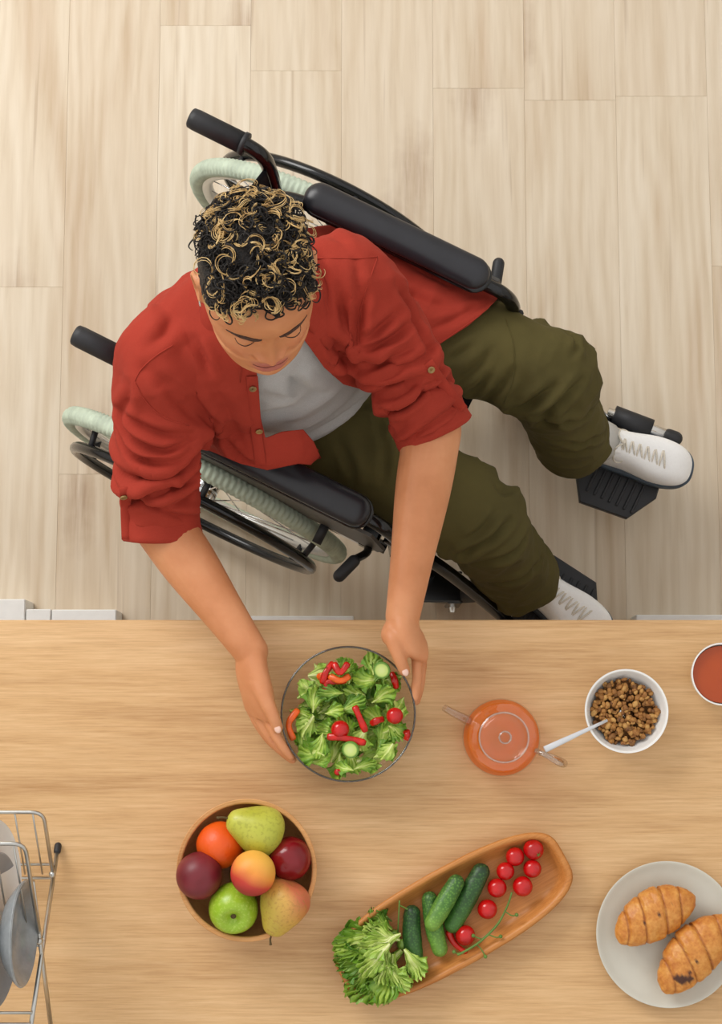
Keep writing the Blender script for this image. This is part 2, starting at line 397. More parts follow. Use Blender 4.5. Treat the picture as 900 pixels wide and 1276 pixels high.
for s in (1, -1):
    y = s * .198
    # rear cane with its handle bend and the rubber grip
    cane = spline([(-.045, y, .16), (-.05, y, .45), (-.058, y, .70), (-.062, y, .83), (-.072, y, .895), (-.10, y, .915), (-.15, y, .918)], 40)
    obj('back_cane', tube(cane, .0125, 12), M['black_gloss'], chair)
    obj('hand_grip', join(tube([(-.105, y, .916), (-.19, y, .9195), (-.199, y, .9198), (-.2015, y, .92)], [.0175, .0175, .0165, .0135], 18), tube([(-.101, y, .916), (-.108, y, .916)], .0195, 16)), M['black_rubber'], chair)
    obj('seat_rail', tube([(-.06, s * .205, SR), (.40, s * .205, SR)], .0125, 12), M['black_gloss'], chair)
    obj('lower_rail', tube([(-.05, s * .205, .20), (.36, s * .205, .20)], .0125, 12), M['black_gloss'], chair)
    obj('front_post', tube(spline([(.37, s * .205, .485), (.375, s * .205, .35), (.38, s * .205, .19)], 10), .0125, 12), M['black_gloss'], chair)
    # leg rest hanger down to the foot plate
    hg = spline([(.36, s * .218, .50), (.43, s * .218, .495), (.475, s * .219, .455), (.53, s * .219, .36), (.60, s * .222, .24), (.645, s * .225, .155), (.655, s * .226, .135)], 36)
    obj('leg_rest_tube', tube(hg, .0125, 12), M['black_gloss'], chair)
    obj('leg_rest_bar', tube([(.39, s * .214, .44), (.50, s * .214, .36), (.55, s * .216, .28)], .009, 10), M['black_gloss'], chair)
    # foot plate with ribs, carried by the side tube
    poly = [(.645, s * .225), (.785, s * .232), (.80, s * .135), (.765, s * .072), (.665, s * .060), (.636, s * .105)]
    if s < 0: poly = poly[::-1]
    fp = obj('foot_plate', prism(poly, .120, .138, .03), M['black_rubber'], chair, smooth=False)
    for k in range(7):
        xx = .668 + .0165 * k
        obj('plate_rib', rbox(.006, .13, .004, .0015, (xx, s * .150, .1395)), M['black_rubber'], fp, smooth=False)
    obj('foot_bar', tube([(.635, s * .243, .165), (.772, s * .256, .165)], .0115, 14), M['chrome'], chair)
    obj('foot_bar_sleeve', tube([(.648, s * .2445, .165), (.728, s * .252, .165)], .0205, 16), M['black_rubber'], chair)
    obj('foot_bar_cap', capsule([(.766, s * .2555, .165), (.780, s * .257, .165)], .0145, 14), M['black_rubber'], chair)
    obj('foot_bar_tube', tube([(.690, s * .243, .145), (.762, s * .250, .145)], .009, 12), M['chrome'], chair)
    # arm rest: pad, tray below it, post and front curve
    pad = capsule([(.012, 0, 0), (.302, 0, 0)], .0285, 24, 6, up=(0, 0, 1), flat=.55)
    ar = obj('armrest_pad', xf(pad, None, (0, s * .226, .722)), M['black_pad'], chair)
    obj('pad_base', xf(capsule([(.012, 0, 0), (.305, 0, 0)], .0305, 24, 5, up=(0, 0, 1), flat=.22), None, (0, s * .226, .708)), M['black_gloss'], ar)
    at_ = spline([(-.055, s * .207, .69), (.0, s * .216, .694), (.20, s * .222, .694), (.33, s * .226, .69), (.365, s * .228, .675), (.385, s * .229, .63), (.39, s * .226, .56), (.39, s * .216, .49)], 44)
    obj('armrest_tube', tube(at_, .0125, 12), M['black_gloss'], chair)
    obj('armrest_bracket', rbox(.03, .024, .03, .004, (.392, s * .223, .60)), M['black_rubber'], chair, smooth=False)
    obj('skirt_guard', xf(prism([(.02, .50), (.36, .50), (.372, .56), (.345, .672), (.0, .672), (-.01, .56)], -.003, .003), np.array([[1, 0, 0], [0, 0, 1], [0, 1, 0.]]), (0, s * .2475, 0)), M['grey_panel'], chair, smooth=False)
    # brake
    bz = .575 if s < 0 else .50
    bl = obj('brake_lever', tube(spline([(.335, s * .235, .47), (.345, s * .262, .49 + (bz - .5) * .6), (.335, s * .285, bz - .005), (.325, s * .31, bz)], 14), .0075, 10), M['black_gloss'], chair)
    obj('brake_grip', capsule([(.333, s * .29, bz - .003), (.322, s * .325, bz)], .011, 12), M['black_rubber'], bl)
    obj('brake_clamp', rbox(.035, .045, .04, .005, (.335, s * .228, .475)), M['black_gloss'], bl, smooth=False)
    obj('brake_rod', tube([(.26, s * .245, .50), (.345, s * .242, .48)], .008, 8), M['chrome'], bl)
    obj('brake_shoe', tube([(.255, s * .235, .505), (.255, s * .285, .505)], .009, 10), M['black_rubber'], bl)
    # castor, swivelled sideways
    ca = math.radians(26.5 if s < 0 else 8)
    cx, cy = .515, s * .212
    fk = obj('castor_fork', join(tube([(cx - .06, cy, .19), (cx - .06, cy, .265)], .016, 14),
             xf(rbox(.085, .060, .012, .003, (-.03, 0, .185)), rotz(ca), (cx, cy, 0)),
             xf(rbox(.03, .006, .12, .002, (0, .029, .125)), rotz(ca), (cx, cy, 0)),
             xf(rbox(.03, .006, .12, .002, (0, -.029, .125)), rotz(ca), (cx, cy, 0))), M['black_gloss'], chair, smooth=False)
    obj('castor_wheel', xf(lathe([(.02, -.018), (.066, -.018), (.078, -.010), (.080, 0), (.078, .010), (.066, .018), (.02, .018)], 40), rotz(ca) @ rotx(PI / 2), (cx, cy, .0802)), M['black_rubber'], fk)
    obj('castor_axle', xf(tube([(0, -.042, 0), (0, .042, 0)], .008, 10), rotz(ca), (cx, cy, .0802)), M['chrome'], fk)
    obj('castor_arm', tube([(.375, s * .206, .23), (cx - .06, cy, .23)], .014, 12), M['black_gloss'], chair)
obj('cross_brace', tube([(.12, .205, .20), (.16, -.205, .475)], .011, 10), M['black_gloss'], chair)
obj('cross_brace', tube([(.16, -.205, .20), (.12, .205, .475)], .011, 10), M['black_gloss'], chair)
obj('axle_bar', tube([(0, -.25, WR), (0, .25, WR)], .011, 12), M['black_gloss'], chair)
def sheet(fn, nu=16, nv=16):
    V = [fn(i / (nu - 1), j / (nv - 1)) for i in range(nu) for j in range(nv)]
    return np.array(V, float), [(i * nv + j, i * nv + j + 1, (i + 1) * nv + j + 1, (i + 1) * nv + j) for i in range(nu - 1) for j in range(nv - 1)]
solidify(obj('seat_sling', sheet(lambda a, b: (-.05 + .44 * a, -.20 + .40 * b, SR + .008 - .016 * math.sin(PI * b))), M['black_sling'], chair), .01)
solidify(obj('back_sling', sheet(lambda a, b: (-.052 - .008 * a - .022 * math.sin(PI * b), -.195 + .39 * b, .52 + .35 * a)), M['black_sling'], chair), .006)
# ------------------------------------------------------------------ things on the table
def px_r(du, v, z): return abs(at(450 + du, v, z)[0] - at(450, v, z)[0])
def set_at(o, u, v, z): p = at(u, v, z); o.location = tuple(p); return o
def place(name, VF, mat, u, v, z, label, cat, group=None, rot=0.0, base=None, smooth=True):
    p = at(u, v, z); o = obj(name, VF, mat, None, smooth, loc=(p[0], p[1], z if base is None else base), rot=(0, 0, rot))
    return tag(o, label, cat, group)

# leaf sheets with frilly rims
def leaf(L, Wd, fr=.012, freq=26, curl=.5, seed=0, nu=14, nv=41, spine=.003, centre=True):
    r = np.random.default_rng(seed); ph = r.uniform(0, 6, 4); V = []; tt = []
    for i in range(nu):
        a = i / (nu - 1)
        for j in range(nv):
            b = j / (nv - 1) * 2 - 1; ang = b * 1.5
            w = Wd * (.22 + .78 * math.sin(min(1, a * 1.05) * PI / 2) ** .9)
            rad = a * (1 - .22 * abs(b) ** 2.2)
            x = L * rad * math.cos(ang * .55 * a) ; y = w * b * (.35 + .65 * a)
            e = max(a, abs(b)) ** 3 * (.25 + .75 * a)
            z = e * fr * (math.sin(freq * b * 1.0 + ph[0] + 5 * a) + .6 * math.sin(freq * 1.9 * b + ph[1] + 9 * a))
            x += e * fr * .28 * math.sin(freq * 1.3 * b + ph[2]); y += e * fr * .35 * math.sin(freq * a * .6 + ph[3] + 4 * b)
            z += curl * L * a * a * .5 - curl * Wd * b * b * .3 + spine * math.cos(b * PI / 2) * (1 - a)
            V.append((x, y, z)); tt.append(min(1, .55 * a + .55 * abs(b) ** .8 + .1 * math.sin(17 * b + ph[1])))
    F = [(i * nv + j, i * nv + j + 1, (i + 1) * nv + j + 1, (i + 1) * nv + j) for i in range(nu - 1) for j in range(nv - 1)]
    V = np.array(V); s_ = seed * 1.7
    V[:, 2] += L * .11 * vnoise(V + s_, 1.6 / Wd * .9, seed) + L * .05 * vnoise(V + s_, 4.2 / Wd * .9, seed + 1)
    V[:, 1] += L * .05 * vnoise(V + s_, 2.0 / Wd, seed + 2)
    if centre: V = V - np.array([L * .55, 0, V[:, 2].mean()])
    return (V, F), tt
def leaf_material(name, pale, mid, deep):
    t = NT(name); v = t.coord(); n = t.noise(v, 60, 3)
    m = t.n('Math', operation='ADD'); t.l(t.attr('t'), m.inputs[0])
    m2 = t.n('Math', operation='MULTIPLY_ADD'); t.l(n, m2.inputs[0]); m2.inputs[1].default_value = .5; m2.inputs[2].default_value = -.25
    t.l(m2.outputs[0], m.inputs[1]); t.col(t.ramp(m.outputs[0], [(.08, pale), (.45, mid), (.9, deep)]))
    t.b.inputs['Roughness'].default_value = .38; t.b.inputs['Subsurface Weight'].default_value = .0
    t.b.inputs['Transmission Weight'].default_value = .0
    t.bump(t.noise(v, 140, 3), .35, .0015); return t.m
LEAF = [leaf_material('lettuce_green', (222, 230, 146), (166, 194, 74), (108, 152, 42)),
        leaf_material('lettuce_deep', (200, 214, 112), (136, 172, 58), (84, 130, 36)),
        leaf_material('lettuce_pale', (234, 238, 178), (196, 214, 112), (148, 184, 70))]
leaf_bank = []
for k in range(9):
    VF, tt = leaf([.062, .055, .070][k % 3], [.030, .034, .026][k % 3], [.006, .0075, .005][k % 3], 15 + 3 * (k % 4), [.2, .35, .05][k % 3], 50 + k)
    m = mesh('lettuce_leaf', *VF); m.materials.append(LEAF[[0, 0, 1, 0, 2, 0, 1, 0, 2][k]]); m.polygons.foreach_set('use_smooth', [True] * len(m.polygons))
    a = m.attributes.new('t', 'FLOAT', 'POINT'); a.data.foreach_set('value', np.array(tt, np.float32)); leaf_bank.append(m)

def fruit_material(name, stops, axis_noise=6, bump=.05, speck=None, rough=.35, grad=None, off=.12):
    t = NT(name); v = t.coord(); n = t.noise(v, axis_noise, 3)
    if grad is not None:                                     # blush to one side of the fruit
        sp = t.n('SeparateXYZ'); t.l(v, sp.inputs[0]); ad = None
        d = t.n('VectorMath', operation='DOT_PRODUCT'); t.l(v, d.inputs[0]); d.inputs[1].default_value = tuple(x * 14 for x in grad)
        m = t.n('Math', operation='MULTIPLY_ADD'); t.l(n, m.inputs[0]); m.inputs[1].default_value = .75; t.l(d.outputs['Value'], m.inputs[2]); n2 = t.n('Math', operation='ADD'); t.l(m.outputs[0], n2.inputs[0]); n2.inputs[1].default_value = off; n = n2.outputs[0]
    c = t.ramp(n, stops)
    if speck:
        s = t.noise(v, speck[1], 2); c = t.mix(t.ramp(s, [(.52, (0, 0, 0)), (.66, (190, 190, 190))]), c, lin(speck[0]))
    t.col(c); t.b.inputs['Roughness'].default_value = rough
    if bump: t.bump(t.noise(v, 220, 2), bump, .001)
    return t.m
def round_fruit(R, prof, n=40, seed=0, lobes=0.0):
    """body of revolution about z with slight irregularity; prof rows of (radius, z) in units of R"""
    P = spline(np.array(prof, float), 26); V, F = lathe(P * R, n)
    V = V * (1 + .012 * vnoise(V / R, 1.6, seed))[:, None]
    return V, F
APPLE = [(.02, .60), (.12, .66), (.32, .86), (.62, .93), (.92, .60), (1.03, .15), (.95, -.35), (.70, -.76), (.42, -.90), (.20, -.84), (.04, -.76)]
ROUND = [(.02, .93), (.10, .94), (.35, .93), (.70, .74), (.95, .35), (1.0, 0), (.93, -.42), (.66, -.78), (.30, -.96), (.02, -.98)]
PEAR = [(.02, 1.30), (.16, 1.28), (.36, 1.18), (.52, .95), (.68, .66), (.86, .32), (1.0, -.12), (.96, -.52), (.70, -.84), (.34, -.95), (.12, -.90), (.02, -.88)]
def stem(h, r=.0016, bend=.3): return tube(spline([(0, 0, 0), (bend * h * .2, 0, h * .5), (bend * h, 0, h)], 7), [r * .9, r, r, r, r, r * 1.2, r * 1.5], 7)
M['stem'] = plain('brown_stem', (92, 74, 40), .8)
M['green_stem'] = plain('green_stem', (96, 128, 52), .6)

# ---- fruit bowl
FB = at(307.5, 1084, TZ + .078); FBR = px_r(87.5, 1084, TZ + .078)
fb = obj('fruit_bowl', lathe(spline([(.0, .008), (.045, .008), (FBR * .78, .028), (FBR * .93, .055), (FBR - .008, .076), (FBR - .003, .0795), (FBR, .077), (FBR * .95, .05), (FBR * .80, .018), (.055, .001), (.0, 0)], 44), 72), M['bowlwood'], loc=(FB[0], FB[1], TZ))
tag(fb, 'round wooden bowl holding the fruit', 'bowl')
FG = 'fruit in the wooden bowl'
def fruit(name, VF, mat, u, v, z, label, cat, rot=(0, 0, 0), extra=None):
    p = at(u, v, z); o = obj(name, VF, mat, None, loc=p, rot=rot); tag(o, label, cat, FG)
    for (nm, vf, mt, lc) in (extra or []): obj(nm, vf, mt, o, loc=lc)
    return o
pxm = lambda z: px_r(1, 1084, z)
fruit('pear', round_fruit(.040, PEAR, seed=1), fruit_material('pear_green_yellow', [(.3, (172, 176, 52)), (.6, (198, 198, 84)), (.8, (206, 196, 92))], 9, .05, ((150, 150, 50), 160)), 321, 1034, .832,
      'yellow green pear lying at the top of the fruit bowl', 'pear', (math.radians(72), 0, math.radians(248)), [('stem', stem(.018), M['stem'], (0, 0, .050))])
fruit('orange', round_fruit(.0365, ROUND, seed=2), fruit_material('orange_peel', [(.3, (226, 78, 10)), (.7, (240, 106, 22))], 8, .5, None, .42), 274, 1053, .815,
      'orange between the yellow pear and the dark nectarine in the fruit bowl', 'orange', (math.radians(62), 0, math.radians(-60)), [('navel', ellipsoid((0, 0, .0345), (.0035, .0035, .0015), n=10, m=6), M['stem'], (0, 0, 0))])
fruit('nectarine', round_fruit(.036, ROUND, seed=3), fruit_material('dark_nectarine', [(.25, (92, 20, 30)), (.55, (124, 34, 44)), (.8, (150, 56, 56))], 12, .05, None, .42), 248.5, 1091, .836,
      'dull dark red nectarine at the left rim of the fruit bowl', 'nectarine', (.3, .2, 0))
fruit('nectarine', round_fruit(.0335, ROUND, seed=4), fruit_material('red_nectarine', [(.25, (104, 8, 18)), (.6, (136, 16, 26)), (.85, (164, 36, 36))], 12, .03, None, .2), 361, 1070, .826,
      'shiny deep red nectarine at the right rim of the fruit bowl', 'nectarine', (.25, -.35, .4))
fruit('apple', round_fruit(.0375, APPLE, seed=5), fruit_material('green_apple', [(.3, (138, 176, 34)), (.6, (160, 194, 50)), (.85, (178, 206, 76))], 10, .02, ((190, 210, 100), 260), .28), 291, 1130, .822,
      'green apple with its dark blossom end up in the fruit bowl', 'apple', (math.radians(30), 0, math.radians(8)), [('calyx', ellipsoid((0, 0, .0235), (.0055, .0055, .003), n=10, m=6), M['stem'], (0, 0, 0))])
fruit('pear', round_fruit(.039, PEAR, seed=6), fruit_material('blushed_pear', [(.25, (196, 172, 70)), (.55, (214, 166, 82)), (.85, (206, 112, 78))], 9, .05, ((176, 128, 60), 210), .4, (.6, 0, -.5)), 353, 1128, .838,
      'speckled yellow pear with a red blush at the lower rim of the fruit bowl', 'pear', (math.radians(100), 0, math.radians(-22)), [('stem', stem(.016), M['stem'], (0, 0, .049))])
fruit('peach', round_fruit(.0345, ROUND, seed=7), fruit_material('peach_skin', [(.2, (240, 186, 78)), (.5, (236, 150, 62)), (.72, (198, 62, 48)), (.95, (160, 34, 44))], 7, .04, None, .5, (-.42, -.62, -.1), .24), 315.5, 1088, .872,
      'yellow and red peach on top of the other fruit in the bowl', 'peach', (0, 0, 0))
# fruit underneath that carries the peach
fruit('apple', round_fruit(.029, APPLE, seed=8), fruit_material('hidden_apple', [(.3, (150, 178, 60)), (.7, (190, 160, 60))], 10, 0, None, .3), 309, 1088, .788,
      'apple at the bottom of the fruit bowl under the peach', 'apple', (.2, .3, 0))

# ---- serving tray with vegetables
TA = math.radians(28.6); TC = at(565, 1141, TZ + .02)
def tray_ring(L, Wd, z, n=72, p=4.2):
    a = np.linspace(0, 2 * PI, n, endpoint=False); c, s = np.cos(a), np.sin(a)
    x = np.sign(c) * np.abs(c) ** (2 / p) * L; y = np.sign(s) * np.abs(s) ** (2 / p) * Wd * (1.03 - .20 * (x / L) ** 2)
    return np.stack([x, y, np.full(n, z)], 1)
tl, tw = .200, .0745
tray = obj('serving_tray', loft([tray_ring(.16, .044, .010), tray_ring(.182, .052, .010), tray_ring(tl - .014, tw - .013, .027), tray_ring(tl - .009, tw - .0085, .0365), tray_ring(tl - .004, tw - .004, .038), tray_ring(tl, tw, .0355),
    tray_ring(tl - .004, tw - .004, .026), tray_ring(.180, .052, .002), tray_ring(.17, .045, 0)]), M['traywood'], loc=(TC[0], TC[1], TZ), rot=(0, 0, TA))
tag(tray, 'long boat shaped wooden serving tray with vegetables', 'tray')
TF = TZ + .010
M['tomato'] = plain('cherry_tomato', (188, 14, 16), .14, var=.08, scale=30, spec=.6)
tom_mesh = mesh('cherry_tomato', *round_fruit(.0150, ROUND, 28, 11)); tom_mesh.materials.append(M['tomato']); tom_mesh.polygons.foreach_set('use_smooth', [True] * len(tom_mesh.polygons))
def star(r):
    V = []
    for k in range(5):
        a = 2 * PI * k / 5; V += [(math.cos(a) * r, math.sin(a) * r, -.0005), (math.cos(a + .5) * r * .3, math.sin(a + .5) * r * .3, .0008), (math.cos(a - .5) * r * .3, math.sin(a - .5) * r * .3, .0008)]
    return np.array(V + [(0, 0, .002)]), [(3 * k, 3 * k + 1, 15) for k in range(5)] + [(3 * k + 2, 3 * k, 15) for k in range(5)] + [(3 * k + 1, (3 * k + 5) % 15, 15) for k in range(5)]
toms = [(665, 1058.5, 12.6, 'cherry tomato at the top corner of the tray with its green scar up'), (642, 1067.5, 11.6, 'cherry tomato left of the topmost one in the tray'), (663.5, 1082.5, 11.3, 'cherry tomato just below the topmost one in the tray'),
        (630, 1085.5, 11.3, 'third cherry tomato down the left row in the tray'), (651.5, 1104.5, 12.4, 'cherry tomato on the inner end of the bare vine'), (619.5, 1106.5, 12, 'cherry tomato midway between cucumber and vine tip'),
        (607.5, 1133, 12.2, 'cherry tomato beside the middle of the bare vine'), (580, 1165.5, 12.4, 'cherry tomato beside the red chili at the vine foot')]
for k, (u, v, r, lab) in enumerate(toms):
    s = px_r(r, v, TF + .02) / .0150; o = obj('cherry_tomato', tom_mesh, None, loc=at(u, v, TF + .015 * s + .002), rot=(0, 0, .0)); o.scale = (s, s, s)
    o.rotation_euler = [(.5, .5, 0), (PI + .2, 0, 0), (PI, .3, 0), (PI, 0, 0), (PI + .3, .2, 0), (PI, .2, 0), (PI, .4, 0), (PI - .4, 0, 0)][k]
    tag(o, lab, 'tomato', 'cherry tomatoes on the tray')
    if k == 0: obj('stem_scar', xf(star(.005), None, (0, 0, .0145)), M['green_stem'], o)
vz = TF + .014
def path(px, z): return np.array([at(u, v, zz) for (u, v), zz in zip(px, z if hasattr(z, '__len__') else [z] * len(px))])
vine = thing('tomato_vine', 'bare curved green tomato vine lying across the tray rim', 'vine', at(600, 1165, TF + .012))
vo = np.array(vine.location)
vp = [(638, 1112), (632, 1130), (620, 1152), (600, 1172), (582, 1184), (570, 1190)]
obj('main_stem', xf(tube(spline(path(vp, [vz + .014, vz + .012, vz + .014, vz + .018, vz + .02, vz + .02]), 30), [.0016] * 10 + [.0019] * 20, 8), None, -vo), M['green_stem'], vine)
for a, b, c in [((630, 1136), (638, 1141), (644, 1140)), ((608, 1164), (618, 1168), (624, 1167)), ((594, 1177), (600, 1183), (605, 1192)), ((600, 1170), (594, 1168), (590, 1166)), ((576, 1187), (570, 1188), (566, 1186))]:
    tw_ = obj('twig', xf(tube(spline(path([a, b, c], vz + .017), 8), .0011, 6), None, -vo), M['green_stem'], vine)
    obj('bud', xf(ellipsoid((0, 0, 0), (.0032, .0032, .0032), n=10, m=8), None, at(c[0], c[1], vz + .017) - vo), M['green_stem'], tw_)
cp = np.array([(560, 1163), (564, 1172), (571, 1180), (580, 1186)], float)
chili = obj('red_chili', capsule(spline(path(cp, TF + .012), 12), np.linspace(.006, .0035, 12), 10), plain('chili_red', (196, 30, 18), .2, var=.08)); tag(chili, 'small red chili pepper lying under the lowest cherry tomato', 'chili')
def cuke_material(name, a, b, c):
    t = NT(name); v = t.coord(); vo_ = t.n('TexVoronoi'); vo_.inputs['Scale'].default_value = 260; t.l(v, vo_.inputs['Vector'])
    tt = t.attr('t'); base = t.ramp(tt, [(.0, a), (.55, b), (1, c)])
    t.col(t.mix(t.ramp(vo_.outputs['Distance'], [(.1, (150, 150, 150)), (.55, (0, 0, 0))]), base, lin(tuple(min(255, x * 1.35 + 10) for x in c))))
    t.b.inputs['Roughness'].default_value = .45; t.bump(vo_.outputs['Distance'], -.5, .0012); return t.m
CUKE_D = cuke_material('cucumber_dark', (28, 56, 30), (44, 82, 34), (66, 112, 42)); CUKE_L = cuke_material('cucumber_light', (44, 84, 34), (72, 120, 44), (112, 152, 58))
def cucumber(p0, p1, r, z0, z1, mat, label, bow=.0):
    a, b = at(*p0, z0), at(*p1, z1); rr = px_r(r, 1140, (z0 + z1) / 2); d = unit(b - a); L = np.linalg.norm(b - a); side = np.cross(d, (0, 0, 1))
    ts = np.linspace(0, 1, 30); P = np.array([a + (b - a) * (rr * .75 / L + t * (1 - 1.5 * rr / L)) + side * bow * math.sin(PI * t) for t in ts]); c = (a + b) / 2
    VF = capsule(P - c, rr * (.86 + .14 * np.sin(PI * ts)), 20, 5)
    V = VF[0]; V = V * 1.0 + normals(V, VF[1]) * (.0006 * vnoise(V, 300, 3))[:, None]
    o = obj('cucumber', (V, VF[1]), mat, loc=c); attr(o, 't', np.clip(((V @ d) / L + .5) + .12 * vnoise(V, 60, 9), 0, 1)); tag(o, label, 'cucumber', 'cucumbers on the tray')
cucumber((513, 1129), (519, 1209), 12, TF + .016, TF + .016, CUKE_D, 'dark cucumber lying next to the lettuce on the tray', .003)
cucumber((534, 1112), (550, 1191), 11.5, TF + .0155, TF + .0155, CUKE_L, 'cucumber lying underneath the short pale one on the tray', .002)
cucumber((573, 1092), (535, 1158), 12, TF + .030, TF + .040, CUKE_L, 'short pale green cucumber lying across the others on the tray')
cucumber((604, 1078), (560, 1160), 13, TF + .018, TF + .016, CUKE_D, 'long dark green cucumber nearest the cherry tomatoes')
for (u, v, r, lab) in [(491, 1165, 7, 'small round green berry touching the lettuce'), (501.5, 1177, 7, 'small round green berry beside the dark cucumber')]:
    place('green_berry', round_fruit(px_r(r, v, TF), ROUND, 20, 4), plain('berry_green' + str(u), (132, 168, 62), .3), u, v, TF + .012, lab, 'berry', 'green berries on the tray')
hb = thing('herb_sprig', 'thin green herb sprig standing up behind the lettuce', 'herb', at(497, 1140, TF + .03)); ho = np.array(hb.location)
for px in ([(496, 1162), (497, 1140), (498, 1122)], [(498, 1128), (508, 1133)], [(488, 1148), (482, 1142)]):
    obj('sprig_stem', xf(tube(spline(path(px, [TF + .02, TF + .04, TF + .045][:len(px)]), 8), .0013, 6), None, -ho), M['green_stem'], hb)

# lettuce bunch hanging over the tray end
lb = thing('lettuce_bunch', 'bunch of frilly green lettuce hanging over the end of the tray', 'lettuce', at(462, 1200, TF + .012)); lo = np.array(lb.location)
rl = np.random.default_rng(21)
def lettuce_leaf(u, v, z, yaw, pitch, roll, L, Wd, mat, seed, parent, origin, fr=.0085, freq=24):
    VF, tt = leaf(L, Wd, fr, freq, .12, seed, 16, 61, .003, False)
    R_ = rotz(yaw) @ roty(-pitch) @ rotx(roll); o = obj('leaf', xf(VF, R_), mat, parent, loc=at(u, v, z) - origin); attr(o, 't', tt); return o
for k, (u, v, z, yaw, pit, L, Wd, mi) in enumerate([
    (496, 1168, .030, 190, 0, .100, .040, 0), (500, 1185, .030, 222, -4, .110, .040, 0), (478, 1158, .034, 205, 0, .085, .036, 0), (470, 1180, .040, 214, -14, .066, .036, 0),
    (480, 1195, .040, 246, -16, .072, .034, 0), (490, 1190, .044, 258, -10, .080, .030, 0), (462, 1195, .042, 186, -12, .058, .034, 1), (470, 1208, .034, 268, -16, .056, .034, 0),
    (500, 1165, .044, 200, 2, .070, .026, 2), (485, 1175, .050, 228, 0, .066, .026, 2), (498, 1172, .040, 158, 2, .060, .022, 4), (505, 1182, .036, 300, 0, .052, .022, 2), (476, 1200, .050, 318, -8, .058, .020, 2), (488, 1158, .020, 140, 2, .046, .020, 1), (456, 1205, .036, 232, -18, .044, .030, 0), (482, 1178, .048, 262, -4, .060, .020, 8)]):
    lettuce_leaf(u, v, TF + z, math.radians(yaw), math.radians(pit), rl.uniform(-.3, .3), L, Wd, LEAF[mi % 3 if mi < 3 else 2], 200 + k, lb, lo)

# ---- plate with croissants
PZ = TZ + .020; PC = at(832.5, 1164, PZ); PR = px_r(88.5, 1164, PZ)
plate = obj('plate', lathe(spline([(0, .006), (.055, .006), (PR * .62, .0075), (PR * .86, .014), (PR - .0015, .0205), (PR, .0195), (PR * .87, .010), (PR * .55, .001), (0, 0)], 36), 96), plain('pale_stoneware', (206, 203, 190), .35, var=.02, scale=8), loc=(PC[0], PC[1], TZ)); tag(plate, 'pale grey stoneware plate with two croissants', 'plate')
def croissant_material(name, filling=None):
    t = NT(name); v = t.coord(); n = t.noise(v, 40, 5, .6); n2 = t.noise(v, 160, 3)
    c = t.mix(.4, t.ramp(n, [(.3, (176, 96, 30)), (.5, (208, 136, 56)), (.72, (228, 172, 92))]), t.ramp(n2, [(.3, (186, 106, 36)), (.7, (222, 158, 78))]))
    c = t.mix(t.attr('groove'), c, lin((150, 74, 20))); c = t.mix(t.attr('mark'), c, lin((72, 36, 22)))
    t.col(c); t.b.inputs['Roughness'].default_value = .42; t.bump(n2, .5, .0015); return t.m
def croissant(u, v, ang, L, Wd, label, seed, marks, bend=.006):
    n, m = 120, 40; V = []; gr = []; a = np.linspace(0, 2 * PI, m, endpoint=False); rings = []
    cuts = np.array([-.70, -.30, .18, .58]) + np.random.default_rng(seed).uniform(-.04, .04, 4)
    for i in range(n):
        t = -1 + 2 * i / (n - 1); base = (1 - abs(t) ** 2.1) ** .62 + .05
        ring = []
        for b in a:
            tt = t - .16 * math.sin(b) * 1.0 - .03 * math.cos(b)
            d = tt - cuts; k = np.argmin(np.abs(d)); j = int(np.searchsorted(cuts, tt)); lo_ = cuts[j - 1] if j > 0 else -1.15; hi_ = cuts[j] if j < 4 else 1.15
            f = (tt - lo_) / (hi_ - lo_); fs = f if tt > 0 else 1 - f; seg = .90 + .13 * (1 - smooth01(fs, .80, 1.0)) * (.55 + .45 * fs) - .06 * float(smooth01(fs, .9, 1.0)) + .05 * (1 - abs(tt))
            rr = base * seg; gr.append(max(0, 1 - abs(d[k]) / .035))
            ring.append((t * L + 0, math.sin(b) * rr * Wd + bend * (1 - t * t), math.cos(b) * rr * Wd * .72))
        rings.append(np.array(ring))
    V, F = loft(rings); gr = np.array(gr + [0, 0]); N = normals(V, F); V = V + N * (.0012 * fbm(V, 120, seed))[:, None]
    mk = np.zeros(len(V))
    for (mx, my, mr) in marks: mk = np.maximum(mk, smooth01(np.hypot(V[:, 0] - mx, V[:, 1] - my) + .003 * vnoise(V, 220, 5) * (mr > .004), mr, mr * .55) * (V[:, 2] > 0))
    V[:, 2] -= V[:, 2].min(); zb = TZ + .0085; p = at(u, v, zb + Wd * .72); o = obj('croissant', (V, F), croissant_material('croissant_crust'), loc=(p[0], p[1], zb), rot=(0, 0, ang))
    attr(o, 'groove', gr * .7); attr(o, 'mark', np.clip(mk * 1.2, 0, 1)); tag(o, label, 'croissant', 'croissants on the plate')
croissant(817, 1143, math.radians(28), .071, .0355, 'whole golden croissant with three small dark holes', 3, [(-.022, .004, .0028), (.004, .006, .0028), (.030, .008, .0028)])
croissant(869, 1189, math.radians(44), .080, .0365, 'golden croissant with dark chocolate filling oozing out', 8, [(-.046, -.006, .010), (-.050, .002, .007), (-.036, -.013, .007), (-.030, -.006, .005), (-.010, -.002, .0032)])

